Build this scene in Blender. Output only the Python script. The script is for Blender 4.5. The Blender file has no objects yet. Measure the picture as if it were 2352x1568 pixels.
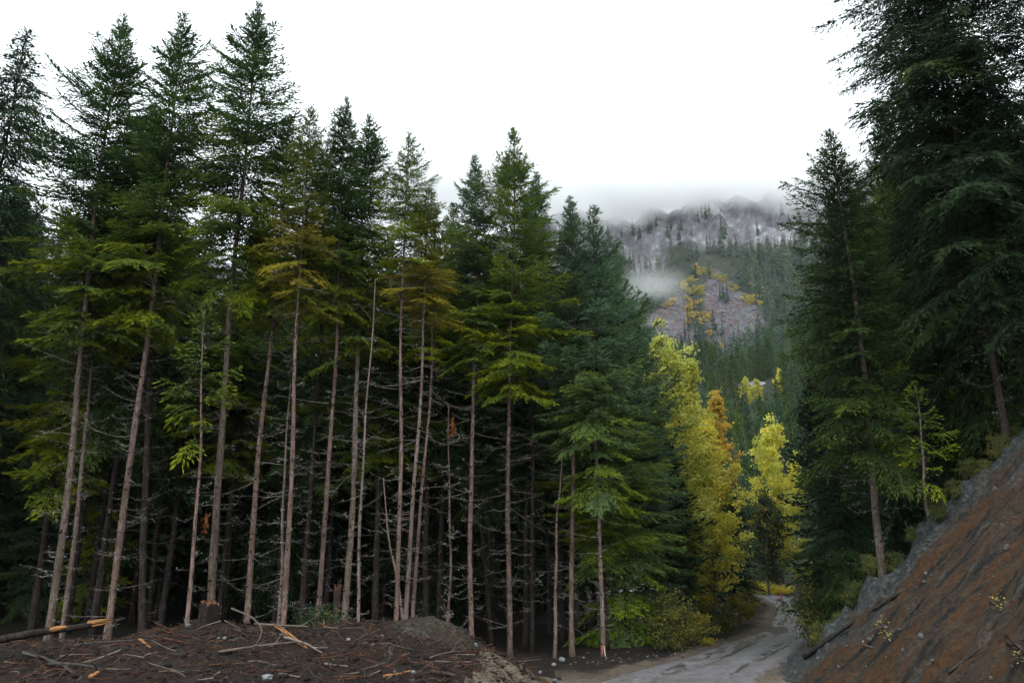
import bpy, math
import numpy as np
from mathutils import Vector

# ------------------------------------------------------------------ camera, world, sun, exposure
sc = bpy.context.scene
COL = sc.collection
TH = math.radians(16.2)              # the camera looks up by this much
CAMZ = 3.0
FPX = 1829.0                         # 28 mm lens on a 2352-pixel-wide sheet of the photograph
SN, CS = math.sin(TH), math.cos(TH)

cam = bpy.data.cameras.new('camera')
cam.sensor_width = 36.0
cam.lens = 28.0
cam.clip_start = 0.1
cam.clip_end = 6000.0
camo = bpy.data.objects.new('camera', cam)
camo.location = (0, 0, CAMZ)
camo.rotation_euler = (math.pi / 2 + TH, 0, 0)
COL.objects.link(camo)
sc.camera = camo

SUN_EL, SUN_AZ = math.radians(52), math.radians(150)      # azimuth clockwise from +Y: behind the camera, to its right
world = bpy.data.worlds.new('World')
sc.world = world
world.use_nodes = True
wn = world.node_tree.nodes
wl = world.node_tree.links
wn.clear()
wout = wn.new('ShaderNodeOutputWorld')
wbg = wn.new('ShaderNodeBackground')
wbg.inputs['Strength'].default_value = 0.1
sky = wn.new('ShaderNodeTexSky')
sky.sky_type = 'NISHITA'
sky.sun_disc = False
sky.sun_elevation = SUN_EL
sky.sun_rotation = SUN_AZ
wtc = wn.new('ShaderNodeTexCoord')
wnz = wn.new('ShaderNodeTexNoise')
wnz.inputs['Scale'].default_value = 1.6
wnz.inputs['Detail'].default_value = 4.0
wnz.inputs['Roughness'].default_value = 0.5
wmr = wn.new('ShaderNodeMapRange')
wmr.inputs['From Min'].default_value = 0.3
wmr.inputs['From Max'].default_value = 0.7
wmr.inputs['To Min'].default_value = 0.80
wmr.inputs['To Max'].default_value = 1.0
wmx = wn.new('ShaderNodeMix')
wmx.data_type = 'RGBA'
wmx.inputs[7].default_value = (19.6, 21.4, 22.2, 1)       # the cloud deck
wl.new(wtc.outputs['Generated'], wnz.inputs['Vector'])
wl.new(wnz.outputs['Fac'], wmr.inputs['Value'])
wl.new(wmr.outputs['Result'], wmx.inputs[0])
wl.new(sky.outputs['Color'], wmx.inputs[6])
wl.new(wmx.outputs[2], wbg.inputs['Color'])
wl.new(wbg.outputs['Background'], wout.inputs['Surface'])

sun = bpy.data.lights.new('sun', 'SUN')
sun.energy = 1.5
sun.angle = math.radians(22)
sun.color = (1.0, 0.97, 0.92)
suno = bpy.data.objects.new('sun', sun)
_d = Vector((math.sin(SUN_AZ) * math.cos(SUN_EL), math.cos(SUN_AZ) * math.cos(SUN_EL), math.sin(SUN_EL)))
suno.rotation_euler = _d.to_track_quat('Z', 'Y').to_euler()
suno.location = (0, -10, 60)
COL.objects.link(suno)

vs = sc.view_settings
vs.view_transform = 'Standard'
vs.look = 'None'
vs.exposure = 0.0
vs.gamma = 1.0
vs.use_curve_mapping = False
cy_ = sc.cycles
cy_.use_denoising = True
cy_.use_adaptive_sampling = True
cy_.adaptive_threshold = 0.015
cy_.max_bounces = 12
cy_.diffuse_bounces = 3
cy_.glossy_bounces = 2
cy_.transmission_bounces = 3
cy_.volume_bounces = 12
cy_.transparent_max_bounces = 4
cy_.caustics_reflective = False
cy_.caustics_refractive = False

RNG = np.random.default_rng(11)


# ------------------------------------------------------------------ numpy noise
def _hash(ix, iy, seed):
    h = (ix.astype(np.int64) * 374761393 + iy.astype(np.int64) * 668265263 + seed * 974711) & 0x7fffffff
    h = (h ^ (h >> 13)) * 1274126177 & 0x7fffffff
    return ((h ^ (h >> 16)) & 0xffff) / 65535.0


def vnoise(x, y, seed=0):
    x, y = np.broadcast_arrays(np.asarray(x, float), np.asarray(y, float))
    ix, iy = np.floor(x), np.floor(y)
    fx, fy = x - ix, y - iy
    fx = fx * fx * (3 - 2 * fx)
    fy = fy * fy * (3 - 2 * fy)
    a, b = _hash(ix, iy, seed), _hash(ix + 1, iy, seed)
    c, d = _hash(ix, iy + 1, seed), _hash(ix + 1, iy + 1, seed)
    return (a + (b - a) * fx) * (1 - fy) + (c + (d - c) * fx) * fy


def fbm(x, y, seed=0, oct=4, gain=0.5):
    s, a, n = 0, 1.0, 0
    for i in range(oct):
        s = s + a * (vnoise(x * 2 ** i, y * 2 ** i, seed + i * 17) - 0.5)
        n += a
        a *= gain
    return s / n * 2


def sstep(a, b, x):
    t = np.clip((np.asarray(x, float) - a) / (b - a), 0, 1)
    return t * t * (3 - 2 * t)


# ------------------------------------------------------------------ picture sheet to ground
def ray(u, v):
    cx, cy = (u - 1176) / FPX, (784 - v) / FPX
    y = CS - SN * cy
    return cx / y, (SN + CS * cy) / y          # x per metre of depth, z per metre of depth


def pt(u, v, depth):
    a, b = ray(u, v)
    return np.array((a * depth, depth, CAMZ + b * depth))


def project(P):
    x, y, z = P[..., 0], P[..., 1], P[..., 2] - CAMZ
    f = y * CS + z * SN
    upv = -y * SN + z * CS
    return 1176 + FPX * x / f, 784 - FPX * upv / f


# ------------------------------------------------------------------ terrain
ROADP = np.array([(0.6, 6), (1.4, 12), (2.6, 19.5), (5.4, 26), (9.6, 34), (14.0, 43), (18.9, 55.5), (22.6, 67),
                  (24.2, 77), (22.8, 86), (18, 92), (9, 97), (-4, 99)], float)


def catmull(P, n):
    P = np.vstack([2 * P[0] - P[1], P, 2 * P[-1] - P[-2]])
    out = []
    for i in range(1, len(P) - 2):
        t = np.linspace(0, 1, n, endpoint=False)[:, None]
        a, b, c, d = P[i - 1], P[i], P[i + 1], P[i + 2]
        out.append(0.5 * (2 * b + (c - a) * t + (2 * a - 5 * b + 4 * c - d) * t ** 2 + (3 * b - a - 3 * c + d) * t ** 3))
    out.append(P[-2][None])
    return np.vstack(out)


ROADC = catmull(ROADP, 14)


def road_dist(x, y):
    sh = np.broadcast(x, y).shape
    X = np.broadcast_to(x, sh).ravel()
    Y = np.broadcast_to(y, sh).ravel()
    best = np.full(X.shape, 1e9)
    for c in ROADC[::2]:
        best = np.minimum(best, (X - c[0]) ** 2 + (Y - c[1]) ** 2)
    return np.sqrt(best).reshape(sh)


def toe(y):
    y = np.asarray(y, float)
    far = np.interp(y, [26, 34, 43, 55, 67, 80, 100, 300], [8.2, 11.6, 16.4, 21.2, 25.2, 27.6, 32, 90])
    return np.where(y < 26, 8.2 + (y - 26) * 0.10, far)


def bank_mask(x, y):
    return (x - toe(y) > -0.3 + 0.4 * fbm(x, y * 0.7, 5, 2)) & (y < 32.5)


def ghill(x, y):
    """the wooded rise far beyond the bend of the road"""
    a = x / np.maximum(y, 1)
    h = sstep(90, 225, y) * (54 + 10 * fbm(x / 60, y / 60, 31, 3))
    return h * (0.55 + 0.45 * sstep(-0.15, 0.22, a))


def g(x, y, fine=True):
    x = np.asarray(x, float)
    y = np.asarray(y, float)
    z = 0.25 * fbm(x / 9, y / 9, 3, 3) * sstep(30, 40, y) + sstep(48, 82, y) * 1.0 + ghill(x, y)
    # debris berm along the edge of the left stand
    cr = 20.9 + 0.9 * fbm(x / 5, 0.3, 8, 2)
    amp = np.interp(x, [-40, -14, -10, -7.9, -4.1, -2.6, -1.2, -0.2, 0.9, 2.2], [1.2, 1.2, 1.25, 1.72, 1.78, 1.75, 1.5, 0.95, 0.35, 0.0])
    dy = y - cr
    prof = np.where(dy < 0, np.exp(-(dy / 6.5) ** 2), np.exp(-(dy / 3.0) ** 2))
    z = z + amp * prof * (1 + 0.16 * fbm(x / 1.6, y / 1.6, 12, 3))
    z = z + 0.35 * sstep(-2, -12, x) * sstep(20, 28, y)
    # hillside and cut bank on the far side of the road
    d = np.maximum(0, x - toe(y))
    s = 0.88 + (0.42 - 0.88) * sstep(26.0, 31.5, y)
    hb = s * d
    hb = np.where(hb > 8, 8 + (hb - 8) * 0.5, hb)
    if fine:
        bm = sstep(0, 1.2, d) * sstep(33, 27, y)
        gul = fbm(x * 0.35, y * 2.3, 21, 3) * 0.34 + fbm(x * 1.3, y * 1.3, 22, 3) * 0.26 + np.abs(fbm(x * 3.2, y * 3.6, 24, 3)) * 0.22 - 0.06
        rock = (np.abs(fbm(x * 0.9, y * 0.9, 27, 3)) * 0.9 + np.abs(fbm(x * 2.3, y * 2.3, 29, 3)) * 0.45 - 0.52) * sstep(22.0, 25.5, y + 0.8 * fbm(x / 2, y / 2, 28, 2))
        z = z + bm * (gul + rock)
        near = sstep(40, 28, y)
        z = z + near * (0.14 * fbm(x * 1.1, y * 1.1, 41, 3) + 0.10 * np.abs(fbm(x * 2.6, y * 2.6, 43, 2)) + 0.05 * fbm(x * 5.0, y * 5.0, 42, 2)) * (1 - bm)
    z = z + hb
    return z


def hit(u, v, y0=9.0, y1=140.0):
    a, b = ray(u, v)
    ys = np.arange(y0, y1, 0.04)
    zz = CAMZ + b * ys
    below = zz < g(a * ys, ys)
    i = int(np.argmax(below)) if below.any() else len(ys) - 1
    return np.array((a * ys[i], ys[i], float(g(a * ys[i], ys[i]))))


# ------------------------------------------------------------------ mesh helpers
def mesh_np(name, V, polys, mats, col=None, smooth=False, midx=None):
    V = np.asarray(V, np.float32)
    polys = [np.asarray(p, np.int32) for p in polys if len(p)]
    m = bpy.data.meshes.new(name)
    m.vertices.add(len(V))
    m.vertices.foreach_set('co', V.ravel())
    nl = sum(p.size for p in polys)
    npol = sum(len(p) for p in polys)
    m.loops.add(nl)
    m.loops.foreach_set('vertex_index', np.concatenate([p.ravel() for p in polys]))
    m.polygons.add(npol)
    tot = np.concatenate([np.full(len(p), p.shape[1], np.int32) for p in polys])
    m.polygons.foreach_set('loop_start', np.concatenate([[0], np.cumsum(tot)[:-1]]).astype(np.int32))
    m.polygons.foreach_set('loop_total', tot)
    if smooth:
        m.polygons.foreach_set('use_smooth', np.ones(npol, bool))
    if midx is not None:
        m.polygons.foreach_set('material_index', np.asarray(midx, np.int32))
    for mt in (mats if isinstance(mats, (list, tuple)) else [mats]):
        m.materials.append(mt)
    if col is not None:
        at = m.color_attributes.new('tint', 'FLOAT_COLOR', 'POINT')
        c = np.ones((len(V), 4), np.float32)
        c[:, :col.shape[1]] = col
        at.data.foreach_set('color', c.ravel())
    m.update(calc_edges=True)
    return m


def obj(name, data, parent=None, loc=(0, 0, 0), rot=(0, 0, 0), scale=(1, 1, 1)):
    o = bpy.data.objects.new(name, data)
    o.location = loc
    o.rotation_euler = rot
    o.scale = scale
    if parent is not None:
        o.parent = parent
    COL.objects.link(o)
    return o


def tag(o, label=None, cat=None, group=None, kind=None):
    if label:
        o['label'] = label
    if cat:
        o['category'] = cat
    if group:
        o['group'] = group
    if kind:
        o['kind'] = kind
    return o


def tubes(P, R, sides=3, cap=False, wob=None):
    """P (m,n,3), R (m,n) -> verts, quads"""
    P = np.asarray(P, float)
    R = np.asarray(R, float)
    m, n, _ = P.shape
    T = np.gradient(P, axis=1)
    T /= np.linalg.norm(T, axis=2, keepdims=True) + 1e-9
    ref = np.where(np.abs(T[..., 2:3]) > 0.8, np.array([1.0, 0.1, 0]), np.array([0, 0.05, 1.0]))
    A = np.cross(T, ref)
    A /= np.linalg.norm(A, axis=2, keepdims=True) + 1e-9
    B = np.cross(T, A)
    th = np.linspace(0, 2 * np.pi, sides, endpoint=False)
    rr = R[:, :, None]
    if wob is not None:
        rr = rr * wob
    V = P[:, :, None, :] + (np.cos(th)[None, None, :, None] * A[:, :, None, :] + np.sin(th)[None, None, :, None] * B[:, :, None, :]) * rr[..., None]
    idx = np.arange(m * n * sides).reshape(m, n, sides)
    a = idx[:, :-1, :]
    b = np.roll(idx, -1, axis=2)[:, :-1, :]
    c = np.roll(idx, -1, axis=2)[:, 1:, :]
    d = idx[:, 1:, :]
    Q = np.stack([a, b, c, d], -1).reshape(-1, 4)
    polys = [Q]
    if cap:
        polys.append(np.vstack([idx[:, 0, ::-1], idx[:, -1, :]]))
    return V.reshape(-1, 3), polys


def merge(parts):
    """parts: list of (V, [polys]); returns joined"""
    Vs, byk, off = [], {}, 0
    for V, polys in parts:
        Vs.append(V)
        for p in polys:
            byk.setdefault(p.shape[1], []).append(p + off)
        off += len(V)
    return np.vstack(Vs), [np.vstack(byk[k]) for k in sorted(byk)]


# ------------------------------------------------------------------ materials
def new_mat(name):
    m = bpy.data.materials.new(name)
    m.use_nodes = True
    nt = m.node_tree
    nt.nodes.clear()
    out = nt.nodes.new('ShaderNodeOutputMaterial')
    return m, nt, out


class NT:
    def __init__(self, nt):
        self.nt = nt

    def n(self, t, **kw):
        nd = self.nt.nodes.new(t)
        for k, v in kw.items():
            if k.startswith('i_'):
                key = k[2:].replace('_', ' ')
                nd.inputs[key].default_value = v
            else:
                setattr(nd, k, v)
        return nd

    def l(self, a, b):
        self.nt.links.new(a, b)

    def noise(self, vec, scale, detail=4, rough=0.55):
        nd = self.n('ShaderNodeTexNoise')
        nd.inputs['Scale'].default_value = scale
        nd.inputs['Detail'].default_value = detail
        nd.inputs['Roughness'].default_value = rough
        if vec is not None:
            self.l(vec, nd.inputs['Vector'])
        return nd.outputs['Fac']

    def ramp(self, fac, stops):
        nd = self.n('ShaderNodeValToRGB')
        el = nd.color_ramp.elements
        while len(el) < len(stops):
            el.new(0.5)
        for e, (p, c) in zip(el, stops):
            e.position = p
            e.color = (*c, 1)
        self.l(fac, nd.inputs['Fac'])
        return nd.outputs['Color']

    def mix(self, fac, a, b, mode='MIX'):
        nd = self.n('ShaderNodeMix', data_type='RGBA', blend_type=mode)
        for s, v in ((0, fac), (6, a), (7, b)):
            if isinstance(v, (int, float)):
                nd.inputs[s].default_value = v
            elif isinstance(v, tuple):
                nd.inputs[s].default_value = (*v, 1)
            else:
                self.l(v, nd.inputs[s])
        return nd.outputs[2]

    def maprange(self, v, a, b, c=0.0, d=1.0):
        nd = self.n('ShaderNodeMapRange')
        for k, x in (('From Min', a), ('From Max', b), ('To Min', c), ('To Max', d)):
            nd.inputs[k].default_value = x
        self.l(v, nd.inputs['Value'])
        return nd.outputs['Result']

    def math(self, op, a, b=0.0):
        nd = self.n('ShaderNodeMath', operation=op)
        for i, v in enumerate((a, b)):
            if isinstance(v, (int, float)):
                nd.inputs[i].default_value = v
            else:
                self.l(v, nd.inputs[i])
        return nd.outputs[0]

    def coord(self, scale=(1, 1, 1), kind='Object', world=False):
        if world:
            nd = self.n('ShaderNodeNewGeometry')
            s = nd.outputs['Position']
        else:
            nd = self.n('ShaderNodeTexCoord')
            s = nd.outputs[kind]
        mp = self.n('ShaderNodeMapping')
        mp.inputs['Scale'].default_value = scale
        self.l(s, mp.inputs['Vector'])
        return mp.outputs['Vector']

    def bsdf(self, out, col, rough=0.8, spec=0.3, bump=None, bstr=0.5, bdist=0.05):
        b = self.n('ShaderNodeBsdfPrincipled')
        if isinstance(col, tuple):
            b.inputs['Base Color'].default_value = (*col, 1)
        else:
            self.l(col, b.inputs['Base Color'])
        if isinstance(rough, (int, float)):
            b.inputs['Roughness'].default_value = rough
        else:
            self.l(rough, b.inputs['Roughness'])
        b.inputs['Specular IOR Level'].default_value = spec
        if bump is not None:
            bp = self.n('ShaderNodeBump')
            bp.inputs['Strength'].default_value = bstr
            bp.inputs['Distance'].default_value = bdist
            self.l(bump, bp.inputs['Height'])
            self.l(bp.outputs['Normal'], b.inputs['Normal'])
        self.l(b.outputs[0], out.inputs['Surface'])
        return b


def needle_mat(name, dark, light, yellow, transl=0.0, yshift=0.0):
    """tint.r: towards yellow, tint.g: light or dark spray; each tree also differs a little"""
    m, nt, out = new_mat(name)
    t = NT(nt)
    at = t.n('ShaderNodeAttribute', attribute_name='tint')
    sp = t.n('ShaderNodeSeparateColor')
    t.l(at.outputs['Color'], sp.inputs[0])
    oi = t.n('ShaderNodeObjectInfo')
    c1 = t.mix(sp.outputs[1], dark, light)
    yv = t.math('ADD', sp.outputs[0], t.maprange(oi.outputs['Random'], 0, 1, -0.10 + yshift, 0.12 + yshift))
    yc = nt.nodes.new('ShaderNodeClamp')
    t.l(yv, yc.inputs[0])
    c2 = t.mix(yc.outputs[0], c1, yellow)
    hs = t.n('ShaderNodeHueSaturation')
    t.l(c2, hs.inputs['Color'])
    t.l(t.maprange(oi.outputs['Random'], 0, 1, 0.8, 1.2), hs.inputs['Value'])
    b = t.bsdf(out, hs.outputs[0], 0.6, 0.08)
    if transl:
        tr = t.n('ShaderNodeBsdfTranslucent')
        t.l(hs.outputs[0], tr.inputs['Color'])
        mx = t.n('ShaderNodeMixShader')
        mx.inputs[0].default_value = transl
        t.l(b.outputs[0], mx.inputs[1])
        t.l(tr.outputs[0], mx.inputs[2])
        t.l(mx.outputs[0], out.inputs['Surface'])
    return m


M = {}
M['needle'] = needle_mat('conifer_needles', (0.015, 0.038, 0.018), (0.060, 0.128, 0.032), (0.225, 0.255, 0.008), 0.28)
M['needle_blue'] = needle_mat('fir_needles_bluish', (0.020, 0.050, 0.034), (0.100, 0.170, 0.100), (0.170, 0.235, 0.016), 0.28)
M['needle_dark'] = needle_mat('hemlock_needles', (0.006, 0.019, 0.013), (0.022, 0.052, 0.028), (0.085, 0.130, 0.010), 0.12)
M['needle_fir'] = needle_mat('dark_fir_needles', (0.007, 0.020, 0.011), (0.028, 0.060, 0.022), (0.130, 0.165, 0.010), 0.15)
M['needle_gold'] = needle_mat('mossy_yellowed_needles', (0.020, 0.044, 0.018), (0.085, 0.130, 0.028), (0.30, 0.245, 0.024), 0.28)
M['needle_far'] = needle_mat('hillside_needles', (0.010, 0.034, 0.035), (0.032, 0.068, 0.052), (0.14, 0.14, 0.04), 0.0)
M['leaf_yellow'] = needle_mat('yellow_green_leaves', (0.26, 0.31, 0.05), (0.70, 0.72, 0.19), (0.76, 0.63, 0.08), 0.42)
M['leaf_orange'] = needle_mat('orange_leaves', (0.50, 0.36, 0.06), (0.76, 0.56, 0.11), (0.76, 0.47, 0.06), 0.4)
M['leaf_green'] = needle_mat('green_shrub_leaves', (0.020, 0.040, 0.022), (0.060, 0.090, 0.050), (0.40, 0.34, 0.04), 0.25)
M['leaf_far_yellow'] = needle_mat('far_yellow_leaves', (0.26, 0.25, 0.06), (0.48, 0.43, 0.11), (0.52, 0.34, 0.07), 0.15)
M['leaf_rust'] = needle_mat('rusty_dead_needles', (0.10, 0.035, 0.015), (0.20, 0.07, 0.03), (0.25, 0.10, 0.03), 0.1)


def bark_mat(name, dark, mid, light, seed=0.0):
    m, nt, out = new_mat(name)
    t = NT(nt)
    v = t.coord((5, 5, 1.2), 'Object')
    oi = t.n('ShaderNodeObjectInfo')
    n1 = t.noise(v, 3.0, 6, 0.7)
    n2 = t.noise(t.coord((2.2, 2.2, 0.6), 'Object'), 1.5, 3)
    c = t.ramp(n1, [(0.32, dark), (0.5, mid), (0.68, light)])
    c = t.mix(t.maprange(n2, 0.45, 0.65), c, tuple(0.55 * x for x in mid))
    n4 = t.noise(t.coord((0.6, 0.6, 5.0), 'Object'), 1.3, 4, 0.7)
    c = t.mix(t.maprange(n4, 0.56, 0.66, 0.0, 0.75), c, dark)                       # rings of old branch scars
    n3 = t.noise(t.coord((14, 14, 5), 'Object'), 2.0, 3)
    c = t.mix(t.maprange(n3, 0.64, 0.70), c, tuple(min(0.3, 1.25 * x) for x in light))   # lichen flecks
    hs = t.n('ShaderNodeHueSaturation')
    t.l(c, hs.inputs['Color'])
    t.l(t.maprange(oi.outputs['Random'], 0, 1, 0.75, 1.25), hs.inputs['Value'])
    t.bsdf(out, hs.outputs[0], 0.85, 0.12, n1, 1.0, 0.05)
    return m


M['bark'] = bark_mat('conifer_bark', (0.036, 0.023, 0.019), (0.185, 0.122, 0.100), (0.35, 0.255, 0.220))
M['bark_grey'] = bark_mat('grey_bark', (0.038, 0.028, 0.022), (0.165, 0.122, 0.098), (0.30, 0.24, 0.20))
M['bark_dark'] = bark_mat('dark_bark', (0.012, 0.010, 0.009), (0.045, 0.034, 0.029), (0.080, 0.064, 0.056))
M['limb'] = bark_mat('limb_bark', (0.008, 0.008, 0.006), (0.028, 0.024, 0.018), (0.05, 0.045, 0.036))
M['bark_pale'] = bark_mat('pale_bark', (0.065, 0.047, 0.040), (0.24, 0.175, 0.15), (0.38, 0.30, 0.27))


def plain(name, stops, scale=6.0, rough=0.8, vscale=(1, 1, 1), spec=0.25, bstr=0.4, bdist=0.02):
    m, nt, out = new_mat(name)
    t = NT(nt)
    n1 = t.noise(t.coord(vscale), scale, 5, 0.6)
    oi = t.n('ShaderNodeObjectInfo')
    hs = t.n('ShaderNodeHueSaturation')
    t.l(t.ramp(n1, stops), hs.inputs['Color'])
    t.l(t.maprange(oi.outputs['Random'], 0, 1, 0.7, 1.3), hs.inputs['Value'])
    t.bsdf(out, hs.outputs[0], rough, spec, n1, bstr, bdist)
    return m


M['dead'] = plain('dead_branch_wood', [(0.3, (0.12, 0.094, 0.08)), (0.7, (0.34, 0.285, 0.25))], 3.0)
M['dead_dark'] = plain('dim_dead_branch_wood', [(0.3, (0.045, 0.038, 0.034)), (0.7, (0.12, 0.105, 0.095))], 3.0)  # darker copy of the dead wood, with the stands' shade in its colour
M['lichen'] = plain('pale_lichen', [(0.3, (0.38, 0.44, 0.40)), (0.7, (0.62, 0.68, 0.62))], 4.0)
M['stone'] = plain('pale_stone', [(0.3, (0.09, 0.095, 0.10)), (0.7, (0.27, 0.28, 0.29))], 5.0, 0.6)
M['stone_dark'] = plain('dark_stone', [(0.3, (0.05, 0.05, 0.05)), (0.7, (0.15, 0.14, 0.13))], 5.0, 0.6)
M['wood_raw'] = plain('fresh_split_wood', [(0.3, (0.16, 0.062, 0.018)), (0.5, (0.30, 0.135, 0.042)), (0.7, (0.42, 0.24, 0.09))], 7.0, 0.6, (1, 1, 8))
M['wood_red'] = plain('reddish_splintered_wood', [(0.3, (0.04, 0.016, 0.009)), (0.7, (0.15, 0.055, 0.024))], 8.0, 0.7)
M['stick'] = plain('grey_brown_sticks', [(0.3, (0.020, 0.015, 0.012)), (0.7, (0.085, 0.065, 0.052))], 5.0)
M['stick_pale'] = plain('pale_barkless_sticks', [(0.3, (0.085, 0.066, 0.054)), (0.7, (0.21, 0.17, 0.14))], 5.0)
M['wet_log'] = plain('wet_dark_log', [(0.3, (0.012, 0.01, 0.009)), (0.7, (0.06, 0.045, 0.038))], 5.0, 0.45, (2, 2, 2))
M['ribbon_red'] = plain('red_ribbon', [(0.3, (0.55, 0.05, 0.04)), (0.7, (0.75, 0.12, 0.09))], 9.0, 0.4)
M['ribbon_pink'] = plain('pink_ribbon', [(0.3, (0.75, 0.12, 0.22)), (0.7, (0.85, 0.25, 0.33))], 9.0, 0.4)
M['ribbon_white'] = plain('white_ribbon', [(0.3, (0.7, 0.68, 0.66)), (0.7, (0.85, 0.84, 0.82))], 9.0, 0.4)


def ground_mat():
    m, nt, out = new_mat('forest_floor')
    t = NT(nt)
    w = t.coord(world=True)
    n1, n2, n3 = t.noise(w, 0.5, 5), t.noise(w, 5, 6, 0.7), t.noise(w, 24, 4, 0.7)
    at = t.n('ShaderNodeAttribute', attribute_name='tint')
    sp = t.n('ShaderNodeSeparateColor')
    t.l(at.outputs['Color'], sp.inputs[0])
    duff = t.ramp(n2, [(0.3, (0.006, 0.005, 0.004)), (0.55, (0.020, 0.014, 0.010)), (0.75, (0.042, 0.029, 0.021))])
    sand = t.ramp(n2, [(0.3, (0.085, 0.062, 0.046)), (0.55, (0.15, 0.118, 0.088)), (0.75, (0.21, 0.17, 0.135))])
    green = t.ramp(n2, [(0.3, (0.010, 0.017, 0.008)), (0.7, (0.030, 0.040, 0.018))])
    c = t.mix(sp.outputs[0], duff, sand)
    c = t.mix(sp.outputs[1], c, green)
    c = t.mix(t.maprange(n3, 0.68, 0.74), c, (0.08, 0.072, 0.068))
    h = t.math('ADD', n2, t.math('MULTIPLY', n3, 0.5))
    t.bsdf(out, c, 0.85, 0.25, h, 0.8, 0.08)
    return m


def berm_mat():
    m, nt, out = new_mat('churned_soil')
    t = NT(nt)
    w = t.coord(world=True)
    n1, n2, n3 = t.noise(w, 0.8, 4), t.noise(w, 6, 7, 0.75), t.noise(t.coord((3, 1, 1), world=True), 16, 4, 0.7)
    c = t.ramp(n2, [(0.30, (0.004, 0.003, 0.0025)), (0.50, (0.018, 0.011, 0.008)), (0.70, (0.058, 0.036, 0.025))])
    c = t.mix(t.maprange(n1, 0.5, 0.68), c, t.ramp(n2, [(0.3, (0.012, 0.006, 0.004)), (0.7, (0.045, 0.018, 0.010))]))
    c = t.mix(t.maprange(n3, 0.66, 0.73), c, (0.11, 0.08, 0.06))
    h = t.math('ADD', n2, t.math('MULTIPLY', n3, 0.4))
    t.bsdf(out, c, 0.75, 0.3, h, 1.0, 0.12)
    return m


def bank_mat():
    m, nt, out = new_mat('cut_bank_soil')
    t = NT(nt)
    w = t.coord(world=True)
    st = t.coord((0.28, 2.0, 0.28), world=True)
    n1 = t.noise(st, 1.5, 6, 0.65)
    n2 = t.noise(w, 7, 7, 0.75)
    n3 = t.noise(w, 0.7, 4)
    n4 = t.noise(w, 22, 3, 0.6)
    soil = t.ramp(n1, [(0.30, (0.009, 0.010, 0.011)), (0.42, (0.026, 0.022, 0.019)), (0.49, (0.094, 0.066, 0.040)), (0.53, (0.090, 0.044, 0.018)), (0.60, (0.130, 0.055, 0.018)), (0.72, (0.105, 0.082, 0.056))])
    soil = t.mix(0.9, soil, t.ramp(n2, [(0.32, (0.12, 0.12, 0.13)), (0.66, (0.92, 0.92, 0.92))]), 'MULTIPLY')
    grey = t.ramp(n2, [(0.3, (0.010, 0.013, 0.014)), (0.50, (0.046, 0.052, 0.052)), (0.62, (0.115, 0.117, 0.112)), (0.74, (0.22, 0.22, 0.205))])
    sx = t.n('ShaderNodeSeparateXYZ')
    t.l(w, sx.inputs[0])
    yy = t.math('ADD', sx.outputs[1], t.math('MULTIPLY', n3, 4.0))
    gm = t.maprange(yy, 25.6, 26.9)
    gm2 = t.maprange(t.noise(st, 0.8, 4, 0.6), 0.54, 0.64)
    gf = t.math('MAXIMUM', gm, t.math('MULTIPLY', gm2, 0.8))
    c = t.mix(gf, soil, grey)
    c = t.mix(t.maprange(n4, 0.68, 0.74), c, (0.12, 0.11, 0.10))
    h = t.math('ADD', t.math('MULTIPLY', n1, 0.8), n2)
    t.bsdf(out, c, 0.8, 0.25, h, 1.0, 0.12)
    return m


def road_mat():
    m, nt, out = new_mat('wet_gravel_road')
    t = NT(nt)
    w = t.coord(world=True)
    n1, n2, n3 = t.noise(w, 0.35, 4), t.noise(w, 3.2, 6, 0.7), t.noise(w, 18, 4, 0.7)
    c = t.ramp(n2, [(0.30, (0.060, 0.056, 0.059)), (0.5, (0.135, 0.128, 0.135)), (0.7, (0.21, 0.20, 0.208))])
    c = t.mix(t.maprange(n1, 0.52, 0.68), c, t.ramp(n2, [(0.3, (0.06, 0.048, 0.041)), (0.7, (0.16, 0.132, 0.112))]))
    sx = t.n('ShaderNodeSeparateXYZ')
    t.l(w, sx.inputs[0])
    sandy = t.ramp(n2, [(0.3, (0.06, 0.045, 0.034)), (0.55, (0.125, 0.098, 0.074)), (0.75, (0.18, 0.145, 0.115))])
    c = t.mix(t.maprange(t.math('ADD', sx.outputs[0], t.math('MULTIPLY', n1, 3.0)), 4.2, 2.6), c, sandy)
    c = t.mix(t.maprange(n3, 0.60, 0.68), c, (0.05, 0.045, 0.045))
    at = t.n('ShaderNodeAttribute', attribute_name='tint')
    wet = t.maprange(t.math('ADD', at.outputs['Fac'], t.math('MULTIPLY', t.math('SUBTRACT', n2, 0.5), 1.2)), 0.22, 0.75)
    c = t.mix(wet, c, (0.045, 0.041, 0.040))
    r0 = t.maprange(n2, 0.35, 0.6, 0.5, 0.8)
    rm = t.n('ShaderNodeMix', data_type='FLOAT')
    t.l(wet, rm.inputs[0])
    t.l(r0, rm.inputs[2])
    rm.inputs[3].default_value = 0.16
    r = rm.outputs[0]
    h = t.math('ADD', n2, t.math('MULTIPLY', n3, 0.5))
    t.bsdf(out, c, r, 0.4, h, 0.7, 0.06)
    return m


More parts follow.
